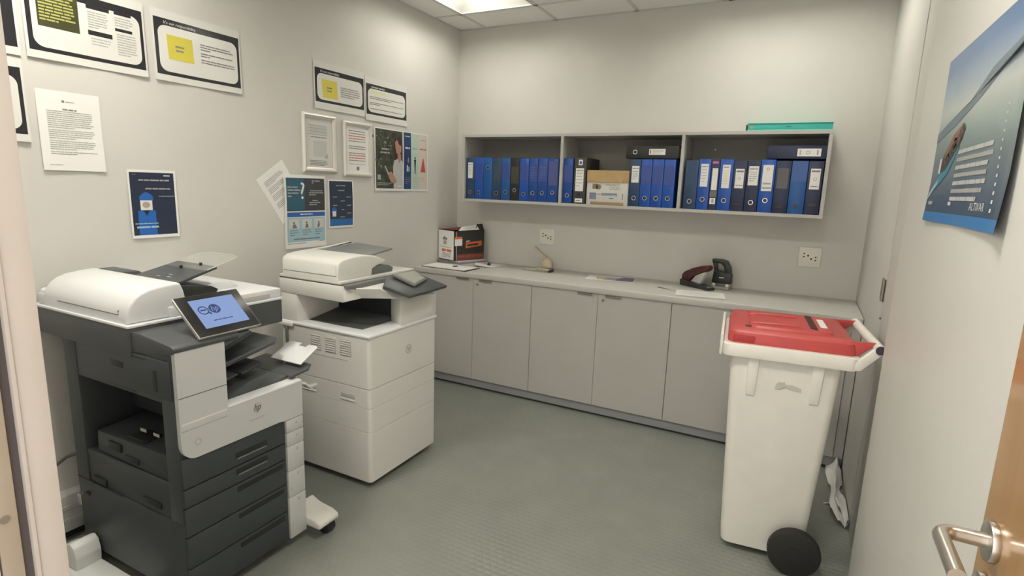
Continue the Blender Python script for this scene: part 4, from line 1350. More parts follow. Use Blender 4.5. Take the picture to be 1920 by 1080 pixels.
# pedestal with drawers
MB().box(0.19, X1 - 0.012, Y0, Y1, 0.05, 0.345, 0.004).build('pedestal', PDARK, cp)
bd = MB()
bd.box(0.19, 0.275, Y0, Y1, 0.345, 0.925, 0.004)                    # rear column
bd.box(0.80, X1 - 0.012, Y0, -2.862, 0.345, 0.80, 0.004)
bd.box(0.80, X1 - 0.014, -2.862, Y1, 0.345, 0.650, 0.004)                # front column
bd.box(0.275, 0.80, Y0 + 0.004, Y1, 0.345, 0.480, 0.003)            # sill of the side opening
bd.box(0.275, 0.80, -2.70, Y1, 0.48, 0.650, 0.003)                  # far inner block
bd.box(0.275, 0.80, -2.86, -2.70, 0.60, 0.650, 0.003)
bd.box(0.275, 0.655, Y0 + 0.002, -2.86, 0.780, 0.925, 0.003)        # upper block
bd.box(0.655, X1 - 0.012, Y0 + 0.001, -2.862, 0.780, 0.960, 0.003)
bd.box(0.20, 0.40, -2.86, Y1, 0.725, 0.925, 0.003)                  # rear of the output bay
bd.build('body', PDARK, cp)
# side door and covers
d = MB().box(0.300, 0.862, Y0 - 0.006, Y0 + 0.004, 0.800, 0.935, 0.003).build('side_door', PDARK, cp)
MB().box(0.520, 0.600, Y0 - 0.0075, Y0 - 0.005, 0.868, 0.890, 0.001).build('door_handle', PBLACK, d)
MB().box(0.770, 0.795, Y0 - 0.0075, Y0 - 0.005, 0.820, 0.895, 0.001).build('door_catch', PBLACK, d)
MB().box(0.300, 0.735, Y0 - 0.007, Y0 - 0.005, 0.922, 0.927).build('door_seam', PBLACK, d)
MB().box(0.480, 0.560, Y0 - 0.004, Y0 + 0.002, 0.938, 0.950, 0.001).build('side_vent', PBLACK, cp)
# recessed cassette in the side opening
cs = MB()
cs.hexa([(0.335, Y0 + 0.012, 0.482), (0.795, Y0 + 0.012, 0.482), (0.795, -2.72, 0.482), (0.335, -2.72, 0.482),
         (0.335, Y0 + 0.016, 0.565), (0.795, Y0 + 0.016, 0.575), (0.795, -2.72, 0.600), (0.345, -2.72, 0.600)], 0.006)
c1 = cs.build('cassette', PDARK, cp)
MB().box(0.42, 0.50, Y0 + 0.008, Y0 + 0.016, 0.515, 0.548, 0.002).build('cassette_grip', PBLACK, c1)
MB().box(0.52, 0.61, Y0 + 0.008, Y0 + 0.016, 0.496, 0.516, 0.002).build('cassette_grip', PBLACK, c1)
MB().box(0.52, 0.62, Y0 + 0.03, Y0 + 0.10, 0.566, 0.585, 0.004).build('cassette_latch', PBLACK, c1)
lb = MB()
for a in (0.55, 0.63, 0.70, 0.76):
    lb.box(a, a + 0.035, Y0 + 0.058, Y0 + 0.060, 0.598, 0.610)
lb.build('warning_label', PMID, cp)
MB().box(0.67, 0.74, -2.872, -2.858, 0.715, 0.735, 0.002).build('inner_catch', PBLACK, cp)
# pedestal side details
for a, b, z in ((0.305, 0.395, 0.366), (0.640, 0.745, 0.378)):
    MB().box(a, b, Y0 - 0.0015, Y0 + 0.003, z - 0.011, z + 0.011, 0.0008).build('side_grip', PBLACK, cp)
MB().box(0.19, 0.50, Y0 - 0.001, Y0 + 0.001, 0.3435, 0.3465).build('side_seam', PBLACK, cp)
ky = MB().cyl((0.262, Y0 - 0.004, 0.288), (0.262, Y0 + 0.002, 0.288), 0.010, 14).build('lock', PBLACK, cp)
k2 = MB().box(0.259, 0.264, Y0 - 0.028, Y0 - 0.003, 0.290, 0.300, 0.001)
k2.box(0.250, 0.273, Y0 - 0.036, Y0 - 0.029, 0.256, 0.304, 0.002)
k2.build('key', CHROME, ky, 'small metal key')
# front drawers (dark)
for k, (z0, z1, light) in enumerate(((0.482, 0.590, True), (0.412, 0.478, True), (0.302, 0.408, False), (0.180, 0.298, False), (0.052, 0.176, False))):
    dr = MB().box(X1 - 0.014, X1 - 0.001, Y0 + 0.002, -2.612, z0, z1, 0.003).build('drawer', PDARK, cp)
    zz = z1 - 0.030 if k > 1 else z0 + (0.030 if k == 0 else 0.036)
    ln = (-2.835, -2.700) if k < 2 else (-2.835, -2.630)
    MB().box(X1 - 0.003, X1 + 0.0008, ln[0], ln[1], zz, zz + 0.020, 0.0005).build('drawer_grip', PBLACK, dr)
    if light:
        MB().box(X1 - 0.002, X1 + 0.003, ln[0] + 0.004, ln[1] - 0.004, zz - 0.006, zz, 0.001).build('grip_edge', PGREY, dr)
# white front panel, L shaped with a big rounded lower left corner
R = 0.055
prof = [(-2.524, 0.578), (-2.524, 0.722), (-2.857, 0.722), (-2.857, 0.972), (-3.034, 0.972)]
prof += [(-3.034, 0.585 + R + 0.01)]
for k in range(1, 8):
    a = math.pi + math.pi / 2 * k / 8
    prof.append((-3.034 + R + R * math.cos(a), 0.585 + R + R * math.sin(a)))
prof += [(-3.034 + R, 0.585), (-2.640, 0.583), (-2.612, 0.578)]
fp = MB().prism(prof, 0, X1 - 0.020, X1 + 0.005).build('front_panel', PFRONT, cp)
MB().box(X1 + 0.0045, X1 + 0.0056, -3.032, -2.858, 0.8085, 0.8115).build('panel_seam', PGREY, fp)
MB().prism([(X1 + 0.004, 0.690), (X1 + 0.0075, 0.694), (X1 + 0.0075, 0.716), (X1 + 0.004, 0.722)], 1, -3.030, -2.862, 0.001).build('panel_crease', PFRONT, fp)
MB().prism([(0.840, 0.722), (X1 + 0.006, 0.722), (X1 + 0.003, 0.728), (0.846, 0.732)], 1, -2.856, -2.525, 0.001).build('top_lip', PBRIGHT, fp)
s = Sheet((X1 + 0.005, -3.036, 0.722), (0, 1, 0), (0, 0, 1), 0.5, 0.14, None, fp, gap=0.0004)
s.ell('logo_disc', PMID, 0.298, 0.042, 0.019, 0.021, 1)
s.text('logo', INK, 'hp', 0.283, 0.061, 0.036, 2, width=0.030, shear=0.35)
s.words('model_text', INKL, 0.262, 0.082, 0.330, 0.004, 1)
s.ring('button_mark', INKL, 0.060, 0.082, 0.012, 0.003, 1)
s.done()
# white drawer-end strip
for k, (z0, z1) in enumerate(((0.522, 0.575), (0.462, 0.520), (0.352, 0.460), (0.235, 0.350), (0.048, 0.233))):
    st = MB().box(X1 - 0.018, X1 + 0.005, -2.608, -2.524, z0, z1, 0.0025).build('drawer_end', PFRONT, cp)
    s = Sheet((X1 + 0.005, -2.608, z1), (0, 1, 0), (0, 0, 1), 0.084, z1 - z0, None, st, gap=0.0004)
    s.rect('size_mark', INKL, 0.044, 0.016, 0.052, 0.026, 1)
    s.rect('size_mark', INKL, 0.010, (z1 - z0) * 0.62, 0.013, (z1 - z0) * 0.62 + 0.014, 1)
    s.done()
# stabiliser feet and castors
ft = MB().prism([(0.80, 0.058), (0.955, 0.058), (0.964, 0.066), (0.960, 0.086), (0.925, 0.100), (0.850, 0.108), (0.80, 0.128)], 1, -2.522, -2.405, 0.010, 3)
ft.build('stabiliser_foot', PWHITE, cp)
ft = MB().hexa([(0.13, -3.235, 0.0), (0.62, -3.160, 0.0), (0.62, -3.038, 0.0), (0.13, -3.038, 0.0),
                (0.13, -3.225, 0.020), (0.62, -3.155, 0.020), (0.62, -3.040, 0.020), (0.13, -3.040, 0.020)], 0.004)
ft.prism([(0.14, 0.018), (0.315, 0.018), (0.320, 0.070), (0.308, 0.112), (0.282, 0.126), (0.252, 0.112), (0.216, 0.072), (0.16, 0.058), (0.14, 0.050)], 1, -3.130, -3.040, 0.006)
ft.build('stabiliser_foot', mat('foot_pale_grey', (0.68, 0.70, 0.69), 0.45), cp)
for (x, y) in ((0.922, -2.440), (0.25, -2.60), (0.80, -2.95), (0.30, -2.95)):
    MB().cyl((x, y - 0.024, 0.029), (x, y + 0.024, 0.029), 0.029, 18, bev=0.004).build('castor', PBLACK, cp)
# scanner bed, lid
sc = MB().box(0.022, 0.660, -3.046, -2.412, 0.916, 1.018, 0.006).build('scanner_base', PDARK2, cp)
MB().box(0.020, 0.664, -3.050, -2.410, 1.018, 1.029, 0.004).build('lid_rim', PBRIGHT, cp)
MB().box(0.030, 0.655, -2.90, -2.412, 1.029, 1.068, 0.005).build('scanner_lid', PBRIGHT, cp)
MB().prism([(-2.70, 1.066), (-2.52, 1.066), (-2.50, 1.072), (-2.535, 1.098), (-2.60, 1.104), (-2.70, 1.085)], 0, 0.20, 0.50, 0.004).build('output_ramp', PBRIGHT, cp)
MB().box(0.6545, 0.6575, -2.62, -2.47, 1.034, 1.052, 0.001).build('lid_grip', PMID, cp)
# document feeder
prof = [(-3.042, 1.029), (-3.040, 1.066), (-3.031, 1.092), (-3.012, 1.116), (-2.990, 1.131), (-2.962, 1.142), (-2.900, 1.150), (-2.858, 1.152), (-2.846, 1.146), (-2.836, 1.119), (-2.826, 1.070), (-2.822, 1.029)]
ad = MB().prism(prof, 0, 0.085, 0.648, 0.010, 3, caps_only=True).build('document_feeder', PBRIGHT, cp)
MB().box(0.20, 0.60, -3.0425, -3.0395, 1.0575, 1.0605).build('feeder_seam', PGREY, ad)
MB().box(0.596, 0.599, -3.0405, -3.036, 1.060, 1.074).build('feeder_seam', PGREY, ad)
MB().cyl((0.055, -3.02, 1.075), (0.10, -3.02, 1.075), 0.016, 14, bev=0.005).build('hinge_knuckle', PBRIGHT, ad)
MB().box(0.045, 0.10, -3.04, -2.85, 1.029, 1.075, 0.008).build('hinge_block', PBRIGHT, ad)
MB().prism([(-2.855, 1.110), (-2.770, 1.110), (-2.765, 1.132), (-2.785, 1.150), (-2.845, 1.151)], 0, 0.10, 0.28, 0.004).build('feed_throat', PDARK2, cp)
MB().prism([(-2.850, 1.072), (-2.690, 1.072), (-2.672, 1.096), (-2.700, 1.112), (-2.850, 1.135)], 0, 0.285, 0.610, 0.004).build('feeder_output', PBLACK, cp)
it = MB().slab([(0.285, -2.850, 1.128), (0.575, -2.850, 1.128), (0.560, -2.640, 1.180), (0.305, -2.640, 1.180)], 0.012, 0.003).build('input_tray', PDARK2, cp)
for a, b in ((0.40, -2.79), (0.44, -2.765), (0.46, -2.785)):
    z = 1.128 + (b + 2.85) / 0.21 * 0.052
    MB().box(a, a + 0.022, b, b + 0.012, z - 0.002, z + 0.0015).build('size_mark', PMID, it)
for a, b in ((0.42, -2.70), (0.48, -2.655)):
    z = 1.128 + (b + 2.85) / 0.21 * 0.052
    MB().cyl((a, b, z - 0.002), (a, b, z + 0.012), 0.006, 10).build('paper_guide', PBLACK, it)
MB().slab([(0.315, -2.700, 1.168), (0.570, -2.700, 1.168), (0.572, -2.640, 1.184), (0.545, -2.535, 1.206), (0.500, -2.522, 1.208), (0.330, -2.522, 1.208), (0.300, -2.535, 1.206), (0.300, -2.640, 1.184)], 0.003).build('clear_extension', GLASSP, it)
MB().tube([(0.572, -2.690, 1.170), (0.574, -2.640, 1.184), (0.549, -2.534, 1.206), (0.500, -2.520, 1.208), (0.330, -2.520, 1.208)], 0.0022, 6).build('extension_edge', PMID, it)
# control block and touch screen
MB().prism([(0.655, 0.935), (0.655, 1.008), (0.715, 1.008), (0.880, 0.992), (0.896, 0.984), (0.896, 0.972), (0.880, 0.962)], 1, -3.040, -2.800, 0.004).build('control_block', PDARK2, cp)
tl, tr_, br_, bl_ = Vector((0.757, -2.945, 1.118)), Vector((0.757, -2.703, 1.118)), Vector((0.892, -2.709, 1.002)), Vector((0.892, -2.944, 1.002))
nn = (bl_ - tl).cross(tr_ - tl).normalized()
if nn.z < 0:
    nn = -nn
bez = MB().slab([bl_ + nn * 0.001, br_ + nn * 0.001, tr_ + nn * 0.001, tl + nn * 0.001], 0.004, 0.001).build('screen_bezel', mat('bezel_black', (0.012, 0.011, 0.011), 0.3), cp)
MB().slab([bl_ - nn * 0.0032, br_ - nn * 0.0032, tr_ - nn * 0.0032, tl - nn * 0.0032], 0.016, 0.004).build('screen_housing', PMID, cp)
exp = 0.004
MB().slab([bl_ + (bl_ - tr_).normalized() * exp - nn * 0.002, br_ + (br_ - tl).normalized() * exp - nn * 0.002, tr_ + (tr_ - bl_).normalized() * exp - nn * 0.002, tl + (tl - br_).normalized() * exp - nn * 0.002], 0.004, 0.001).build('screen_rim', mat('rim_silver', (0.55, 0.55, 0.52), 0.3, metal=0.4), cp)
rv = (tr_ - tl).normalized()
uv = (tl - bl_).normalized()
sw, shh = (tr_ - tl).length, (tl - bl_).length
uv = nn.cross(rv)
s = Sheet(tl + nn * 0.001, rv, uv, sw, shh, None, bez, gap=0.0004)
s.rect('display', mat('display_glow', (0.02, 0.03, 0.05), 0.15, emit=(0.195, 0.27, 0.48), estr=1.0), 0.038, 0.022, 0.208, 0.150, 1)
SI = mat('display_ink', (0.01, 0.01, 0.02), 0.2, emit=(0.035, 0.05, 0.14), estr=1.0)
s.ring('display_icon', SI, 0.070, 0.072, 0.019, 0.0045, 2)
s.words('display_icon', SI, 0.059, 0.068, 0.081, 0.006, 2)
s.poly('display_icon', SI, [(0.082, 0.085), (0.087, 0.080), (0.094, 0.092), (0.088, 0.095)], 2)
s.ell('display_logo', SI, 0.112, 0.072, 0.021, 0.021, 2)
s.text('display_logo_text', mat('display_letter', (0.02, 0.03, 0.05), 0.15, emit=(0.17, 0.27, 0.52), estr=1.0), 'hp', 0.098, 0.088, 0.030, 3, width=0.028, shear=0.3)
s.words('display_text', SI, 0.082, 0.120, 0.160, 0.004, 2)
s.done()
MB().box(0.80, 0.872, -2.90, -2.74, 0.978, 1.010, 0.006).build('screen_arm', PBLACK, cp)
# output trays in the front bay, to the right
MB().box(0.40, 0.864, -2.855, -2.528, 0.640, 0.660, 0.003).build('bay_floor', PBLACK, cp)
MB().hexa([(0.39, -2.858, 0.640), (0.865, -2.858, 0.640), (0.865, -2.846, 0.640), (0.39, -2.846, 0.640),
           (0.39, -2.858, 0.960), (0.865, -2.858, 0.960), (0.865, -2.846, 0.960), (0.39, -2.846, 0.960)]).build('bay_wall', PBLACK, cp)
lt = MB().slab([(0.50, -2.85, 0.682), (0.846, -2.85, 0.682), (0.846, -2.655, 0.734), (0.50, -2.655, 0.734)], 0.010, 0.003)
lt.slab([(0.50, -2.660, 0.734), (0.846, -2.660, 0.734), (0.846, -2.545, 0.748), (0.50, -2.545, 0.748)], 0.012, 0.003)
lt.build('lower_tray', PDARK2, cp)
MB().slab([(0.55, -2.83, 0.752), (0.735, -2.83, 0.752), (0.735, -2.700, 0.776), (0.55, -2.700, 0.776)], 0.008, 0.002).build('tray_insert', PDARK2, cp)
MB().slab([(0.56, -2.56, 0.748), (0.872, -2.56, 0.748), (0.872, -2.470, 0.756), (0.842, -2.428, 0.760), (0.56, -2.428, 0.760)], 0.010, 0.003).build('tray_extension', PDARK2, cp)
MB().slab([(0.42, -2.85, 0.815), (0.745, -2.85, 0.815), (0.735, -2.520, 0.866), (0.700, -2.482, 0.870), (0.44, -2.482, 0.870)], 0.016, 0.005).build('upper_tray', PDARK2, cp)
MB().slab([(0.45, -2.850, 0.868), (0.735, -2.850, 0.868), (0.715, -2.615, 0.930), (0.50, -2.615, 0.930)], 0.020, 0.004).build('top_tray', PDARK, cp)
MB().slab([(0.60, -2.69, 0.776), (0.745, -2.69, 0.776), (0.745, -2.590, 0.795), (0.60, -2.590, 0.795)], 0.010, 0.003).build('tray_insert', PDARK, cp)
# white stop plate with a notch
sp = [(0.664, -2.488, 0.774), (0.846, -2.488, 0.774), (0.802, -2.352, 0.808), (0.790, -2.345, 0.809), (0.742, -2.345, 0.809), (0.746, -2.368, 0.804), (0.700, -2.368, 0.804), (0.698, -2.345, 0.809), (0.640, -2.345, 0.809), (0.626, -2.352, 0.808)]
MB().slab(sp, 0.004, 0.001).build('paper_stop', PBRIGHT, cp, 'white notched plate')
MB().box(0.735, 0.741, -2.480, -2.474, 0.752, 0.776).build('stop_post', PMID, cp)
jb = MB().tube([(0.868, -2.512, 0.706), (0.885, -2.500, 0.700), (0.890, -2.488, 0.686), (0.875, -2.478, 0.676)], 0.006, 8)
jb.box(0.850, 0.892, -2.480, -2.440, 0.672, 0.684, 0.003)
jb.build('jam_lever', PMID, cp)
# power cable to the left wall
pts = [(0.185, -2.99, 0.428), (0.15, -3.00, 0.418), (0.10, -3.03, 0.395), (0.055, -3.07, 0.345), (0.030, -3.12, 0.300), (0.024, -3.20, 0.255), (0.030, -3.30, 0.216)]
tag(MB().tube(pts, 0.0065, 8).build('power_cable', mat('cable_grey', (0.10, 0.10, 0.095), 0.5)), 'grey power cable looping from dark copier to wall trunking', 'cable')

# ================================================================== WHITE MULTIFUNCTION PRINTER
wp = thing('office_printer', 'white floor-standing printer with grey tilted control panel, behind dark copier', 'printer', (0.555, -1.805, 0))
A0, A1, C0, C1 = 0.25, 0.860, -2.083, -1.527
RP = rounded(A0, C0, A1, C1, 0.022, 5)
MB().prism(RP, 2, 0.034, 0.3015, 0.0015, 1, caps_only=True).build('cabinet', PWHITE, wp)
MB().prism(RP, 2, 0.3030, 0.4275, 0.0012, 1, caps_only=True).build('lower_tray', PWHITE, wp)
ct = MB().prism(RP, 2, 0.4290, 0.5270, 0.0012, 1, caps_only=True).build('paper_tray', PWHITE, wp)
for a in (0.40, 0.668):
    MB().box(a, a + 0.095, C0 - 0.0010, C0 + 0.003, 0.456, 0.486, 0.0006).build('tray_grip', PMID, ct)
    MB().prism([(C0 - 0.004, 0.452), (C0 + 0.002, 0.452), (C0 + 0.002, 0.462), (C0 - 0.002, 0.460)], 0, a, a + 0.095).build('grip_lip', PBRIGHT, ct)
by = MB().prism(RP, 2, 0.5295, 0.795, 0.002, 1, caps_only=True).build('body', PWHITE, wp)
MB().box(0.42, 0.72, C0 - 0.001, C0 + 0.001, 0.656, 0.659).build('side_seam', PMID, by)
for a in (0.470, 0.570, 0.670):
    v = MB().box(a, a + 0.072, C0 - 0.0012, C0 + 0.002, 0.680, 0.765, 0.0006).build('vent', PMID, by)
    sl = MB()
    for k in range(7):
        sl.box(a + 0.004, a + 0.068, C0 - 0.0035, C0 - 0.0008, 0.685 + k * 0.0115, 0.690 + k * 0.0115)
    sl.build('vent_slats', PWHITE, v)
s = Sheet((A1, C0, 0.80), (0, 1, 0), (0, 0, 1), 0.55, 0.27, None, by, gap=0.0006)
s.ring('logo', INKL, 0.303, 0.132, 0.024, 0.004, 1)
s.text('logo', INKG, 'hp', 0.288, 0.150, 0.036, 1, width=0.030, shear=0.35)
s.done()
# top deck with the output bin
rim = MB()
rim.box(A0 - 0.002, A1 + 0.006, C0 - 0.006, -2.005, 0.788, 0.806, 0.007, 3)
rim.box(0.745, A1 + 0.006, -2.012, C1, 0.788, 0.806, 0.007, 3)
rim.box(A0, 0.37, -2.006, C1, 0.786, 0.806, 0.004)
rim.build('deck_rim', PBRIGHT, wp)
MB().slab([(0.365, -2.008, 0.802), (0.750, -2.008, 0.802), (0.750, -1.70, 0.806), (0.365, -1.70, 0.806)], 0.006).build('output_bin', PGREY, wp)
MB().hexa([(0.37, -2.00, 0.803), (0.745, -1.90, 0.803), (0.745, -1.78, 0.803), (0.37, -1.78, 0.803),
           (0.37, -1.94, 0.812), (0.70, -1.88, 0.812), (0.74, -1.78, 0.835), (0.37, -1.78, 0.835)]).build('bin_ramp', PDARK2, wp)
MB().box(A0, 0.372, C0 + 0.004, C1, 0.800, 0.960, 0.010).build('rear_column', PWHITE, wp)
MB().box(0.372, 0.742, -1.785, -1.770, 0.805, 0.950).build('bin_wall', PBLACK, wp)
MB().box(0.372, 0.740, -1.770, C1, 0.800, 0.955, 0.006).build('right_column', PWHITE, wp)
MB().hexa([(0.735, -1.775, 0.802), (A1, -1.845, 0.802), (A1, C1, 0.802), (0.735, C1, 0.802),
           (0.735, -1.775, 0.958), (A1, -1.845, 0.958), (A1, C1, 0.930), (0.735, C1, 0.958)], 0.006).build('front_column', PWHITE, wp)
MB().box(A0 + 0.05, A0 + 0.062, C0 - 0.016, C0 - 0.004, 0.690, 0.782, 0.002).build('side_latch', PGREY, wp)
MB().box(A0 - 0.02, A0 + 0.10, C0 - 0.014, C0 - 0.003, 0.780, 0.800, 0.004).build('side_ledge', PWHITE, wp)
# scanner
MB().prism([(A0, 0.955), (0.690, 0.948), (0.712, 0.956), (0.690, 1.030), (A0, 1.030)], 1, C0, C1, 0.006).build('scanner_base', PWHITE, wp)
MB().box(A0 + 0.002, 0.686, C0 + 0.004, C1 - 0.002, 1.030, 1.036).build('scanner_gap', PGREY, wp)
MB().box(A0 + 0.006, 0.680, C0, -1.505, 1.036, 1.052, 0.004).build('scanner_lid', PWHITE, wp)
prof = [(C0, 1.050), (C0, 1.128), (C0 + 0.010, 1.144), (C0 + 0.034, 1.155), (C0 + 0.10, 1.163), (-1.900, 1.166), (-1.82, 1.155), (-1.770, 1.138), (-1.728, 1.120), (-1.745, 1.110), (-1.800, 1.100), (-1.836, 1.086), (-1.842, 1.050)]
af = MB().prism(prof, 0, 0.278, 0.668, 0.008, 3, caps_only=True).build('document_feeder', PWHITE, wp)
MB().box(0.290, 0.655, C0 - 0.0008, C0 + 0.001, 1.0735, 1.0765).build('feeder_seam', PGREY, af)
MB().box(0.653, 0.656, C0 - 0.0008, C0 + 0.001, 1.0755, 1.128).build('feeder_seam', PMID, af)
MB().prism([(-1.842, 1.052), (-1.66, 1.052), (-1.655, 1.075), (-1.69, 1.090), (-1.80, 1.098), (-1.838, 1.084)], 0, 0.30, 0.655, 0.003).build('feeder_output', PGREY, wp)
MB().slab([(0.30, -1.870, 1.158), (0.655, -1.850, 1.160), (0.640, -1.640, 1.178), (0.320, -1.575, 1.180)], 0.010, 0.003).build('input_tray', mat('tray_mid_grey', (0.20, 0.205, 0.205), 0.45), wp)
MB().prism([(-1.905, 1.163), (-1.80, 1.163), (-1.70, 1.176), (-1.60, 1.186), (-1.60, 1.178)], 0, 0.275, 0.300, 0.001).build('tray_side', PWHITE, wp)
# console, control panel
MB().hexa([(0.690, -1.985, 0.955), (0.86, -1.880, 0.955), (0.875, C1, 0.950), (0.690, C1, 0.955),
           (0.690, -2.060, 1.018), (0.80, -1.930, 1.010), (0.90, C1, 0.972), (0.690, C1, 1.030)], 0.004).build('console', PWHITE, wp)
MB().prism([(-2.070, 1.016), (-1.960, 1.000), (-1.74, 1.026), (-1.74, 1.036), (-2.070, 1.034)], 0, 0.680, 0.722, 0.002).build('console_trim', PGREY, wp)
MB().slab([(0.835, -1.950, 1.030), (0.955, -1.888, 0.986), (0.945, -1.546, 0.988), (0.800, -1.650, 1.062), (0.790, -1.872, 1.066)], 0.018, 0.004).build('control_panel', PDARK2, wp)
tp = [Vector((0.920, -1.802, 1.022)), Vector((0.890, -1.655, 1.034)), Vector((0.815, -1.668, 1.078)), Vector((0.815, -1.858, 1.078))]
MB().slab(tp, 0.014, 0.003).build('screen_frame', PGREY, wp)
cen = sum(tp, Vector()) / 4
n2 = (tp[1] - tp[0]).cross(tp[2] - tp[0]).normalized()
MB().slab([cen + (p - cen) * 0.80 + n2 * 0.0015 for p in tp], 0.002).build('screen', mat('screen_off_grey', (0.30, 0.31, 0.28), 0.2), wp)
MB().box(0.862, 0.880, -1.69, -1.58, 0.952, 0.962, 0.002).build('usb_cover', PBRIGHT, wp)
for x in (0.32, 0.79):
    for y in (-2.02, -1.59):
        MB().cyl((x, y - 0.015, 0.018), (x, y + 0.015, 0.018), 0.0178, 14).build('castor', PBLACK, wp)

# ================================================================== WHEELED BIN
bn = thing('wheeled_bin', 'tall white wheeled bin with a red lid', 'bin', (2.630, -1.455, 0), rz=math.radians(5.5), local=True)


def loft(rects, r, n=5):
    """rects: list of (hx0,hx1,hy,z) rounded rectangles"""
    vs, fs = [], []
    for (x0, x1, hy, z) in rects:
        for (a, b) in rounded(x0, -hy, x1, hy, r, n):
            vs.append((a, b, z))
    k = 4 * (n + 1)
    for j in range(len(rects) - 1):
        for i in range(k):
            fs.append((j * k + i, j * k + (i + 1) % k, (j + 1) * k + (i + 1) % k, (j + 1) * k + i))
    fs.append(tuple(reversed(range(k))))
    fs.append(tuple(range((len(rects) - 1) * k, len(rects) * k)))
    return vs, fs


bodyo = MB().raw(*loft([(-0.150, 0.135, 0.170, 0.022), (-0.166, 0.155, 0.186, 0.032), (-0.172, 0.160, 0.190, 0.10), (-0.204, 0.200, 0.226, 0.86), (-0.206, 0.203, 0.228, 0.905)], 0.035)).build('body', BINW, bn)
for x in (-0.135, 0.098):
    MB().hexa([(x, -0.226, 0.73), (x + 0.034, -0.226, 0.73), (x + 0.034, -0.205, 0.71), (x, -0.205, 0.71),
               (x - 0.004, -0.242, 0.895), (x + 0.038, -0.242, 0.895), (x + 0.038, -0.215, 0.905), (x - 0.004, -0.215, 0.905)], 0.004).build('rib', BINW, bodyo)
s = Sheet((-0.03, -0.2240, 0.815), (1, 0, 0), (0, -0.0474, 0.999), 0.14, 0.06, None, bodyo, gap=0.0010)
GRM = mat('bin_scuff', (0.60, 0.575, 0.51), 0.7)
s.poly('worn_marking', GRM, [(0.0, 0.046), (0.004, 0.022), (0.018, 0.010), (0.022, 0.018), (0.032, 0.008), (0.040, 0.020), (0.062, 0.018), (0.086, 0.026), (0.096, 0.030), (0.097, 0.046), (0.080, 0.042), (0.056, 0.040), (0.040, 0.034), (0.028, 0.032), (0.014, 0.046)], 1)
s.done()
MB().raw(*loft([(-0.238, 0.246, 0.254, 0.893), (-0.240, 0.248, 0.256, 0.900), (-0.240, 0.248, 0.256, 0.940), (-0.236, 0.244, 0.252, 0.946)], 0.030)).build('rim', BINW, bn)
MB().box(-0.252, -0.240, -0.235, 0.235, 0.888, 0.975, 0.005).build('comb_lip', BINW, bn)
# handle: two arms and a bar
for sy in (-1, 1):
    MB().hexa([(0.200, sy * 0.240 - 0.014, 0.897), (0.250, sy * 0.240 - 0.014, 0.897), (0.250, sy * 0.240 + 0.014, 0.897), (0.200, sy * 0.240 + 0.014, 0.897),
               (0.290, sy * 0.240 - 0.012, 0.992), (0.318, sy * 0.240 - 0.012, 0.976), (0.318, sy * 0.240 + 0.012, 0.976), (0.290, sy * 0.240 + 0.012, 0.992)], 0.004).build('handle_arm', BINW, bn)
hbv = MB().cyl((0.304, -0.252, 0.986), (0.304, 0.252, 0.986), 0.018, 18).build('handle_bar', BINW, bn)
MB().cyl((0.304, -0.256, 0.986), (0.304, -0.250, 0.986), 0.0165, 18).build('bar_end', mat('bin_bar_end', (0.06, 0.05, 0.085), 0.5), hbv)
# lid
LZ = 0.944
lidv, lidf = loft([(-0.222, 0.236, 0.232, LZ), (-0.224, 0.238, 0.234, LZ + 0.012), (-0.218, 0.232, 0.226, LZ + 0.045), (-0.205, 0.215, 0.200, LZ + 0.056)], 0.030)
lid = MB().raw(lidv, lidf).build('lid', BINR, bn)
MB().raw(*loft([(-0.150, 0.165, 0.170, LZ + 0.050), (-0.140, 0.160, 0.160, LZ + 0.066)], 0.03)).build('lid_panel', BINR, lid)
for yy in (-0.120, 0.075):
    MB().tube([(-0.150, yy, LZ + 0.060), (-0.125, yy, LZ + 0.067), (-0.05, yy + 0.003, LZ + 0.068), (0.040, yy + 0.002, LZ + 0.068), (0.060, yy + 0.002, LZ + 0.064)], [0.003, 0.005, 0.006, 0.005, 0.003], 8).build('lid_ridge', BINR, lid)
MB().box(-0.205, -0.120, -0.2345, -0.215, LZ + 0.004, LZ + 0.034, 0.006).build('lid_recess', mat('bin_red_shaded', (0.42, 0.035, 0.04), 0.45), lid)  # flush patch, the recess shade is put into its darker red
MB().slab([(0.085, -0.110, LZ + 0.0685), (0.110, -0.130, LZ + 0.0685), (0.110, 0.140, LZ + 0.0685), (0.085, 0.150, LZ + 0.0685)], 0.003).build('lid_slot', mat('slot_dark_red', (0.06, 0.010, 0.010), 0.6), lid)
MB().slab([(0.125, -0.070, LZ + 0.0685), (0.150, -0.075, LZ + 0.0685), (0.150, 0.090, LZ + 0.0685), (0.125, 0.085, LZ + 0.0685)], 0.002).build('lid_label', PAPER, lid)
MB().cyl((-0.150, -0.150, LZ + 0.052), (-0.150, -0.150, LZ + 0.062), 0.012, 14).build('lid_plug', mat('plug_brown', (0.16, 0.08, 0.05), 0.5), lid)
# hinge wings of the lid reaching up to the bar
for sy in (-1, 1):
    MB().hexa([(0.180, sy * 0.205 - 0.012, LZ + 0.004), (0.245, sy * 0.205 - 0.012, LZ + 0.004), (0.245, sy * 0.205 + 0.012, LZ + 0.004), (0.180, sy * 0.205 + 0.012, LZ + 0.004),
               (0.180, sy * 0.200 - 0.010, LZ + 0.055), (0.302, sy * 0.205 - 0.010, LZ + 0.058), (0.302, sy * 0.205 + 0.010, LZ + 0.058), (0.180, sy * 0.200 + 0.010, LZ + 0.055)], 0.003).build('lid_hinge', BINR, lid)
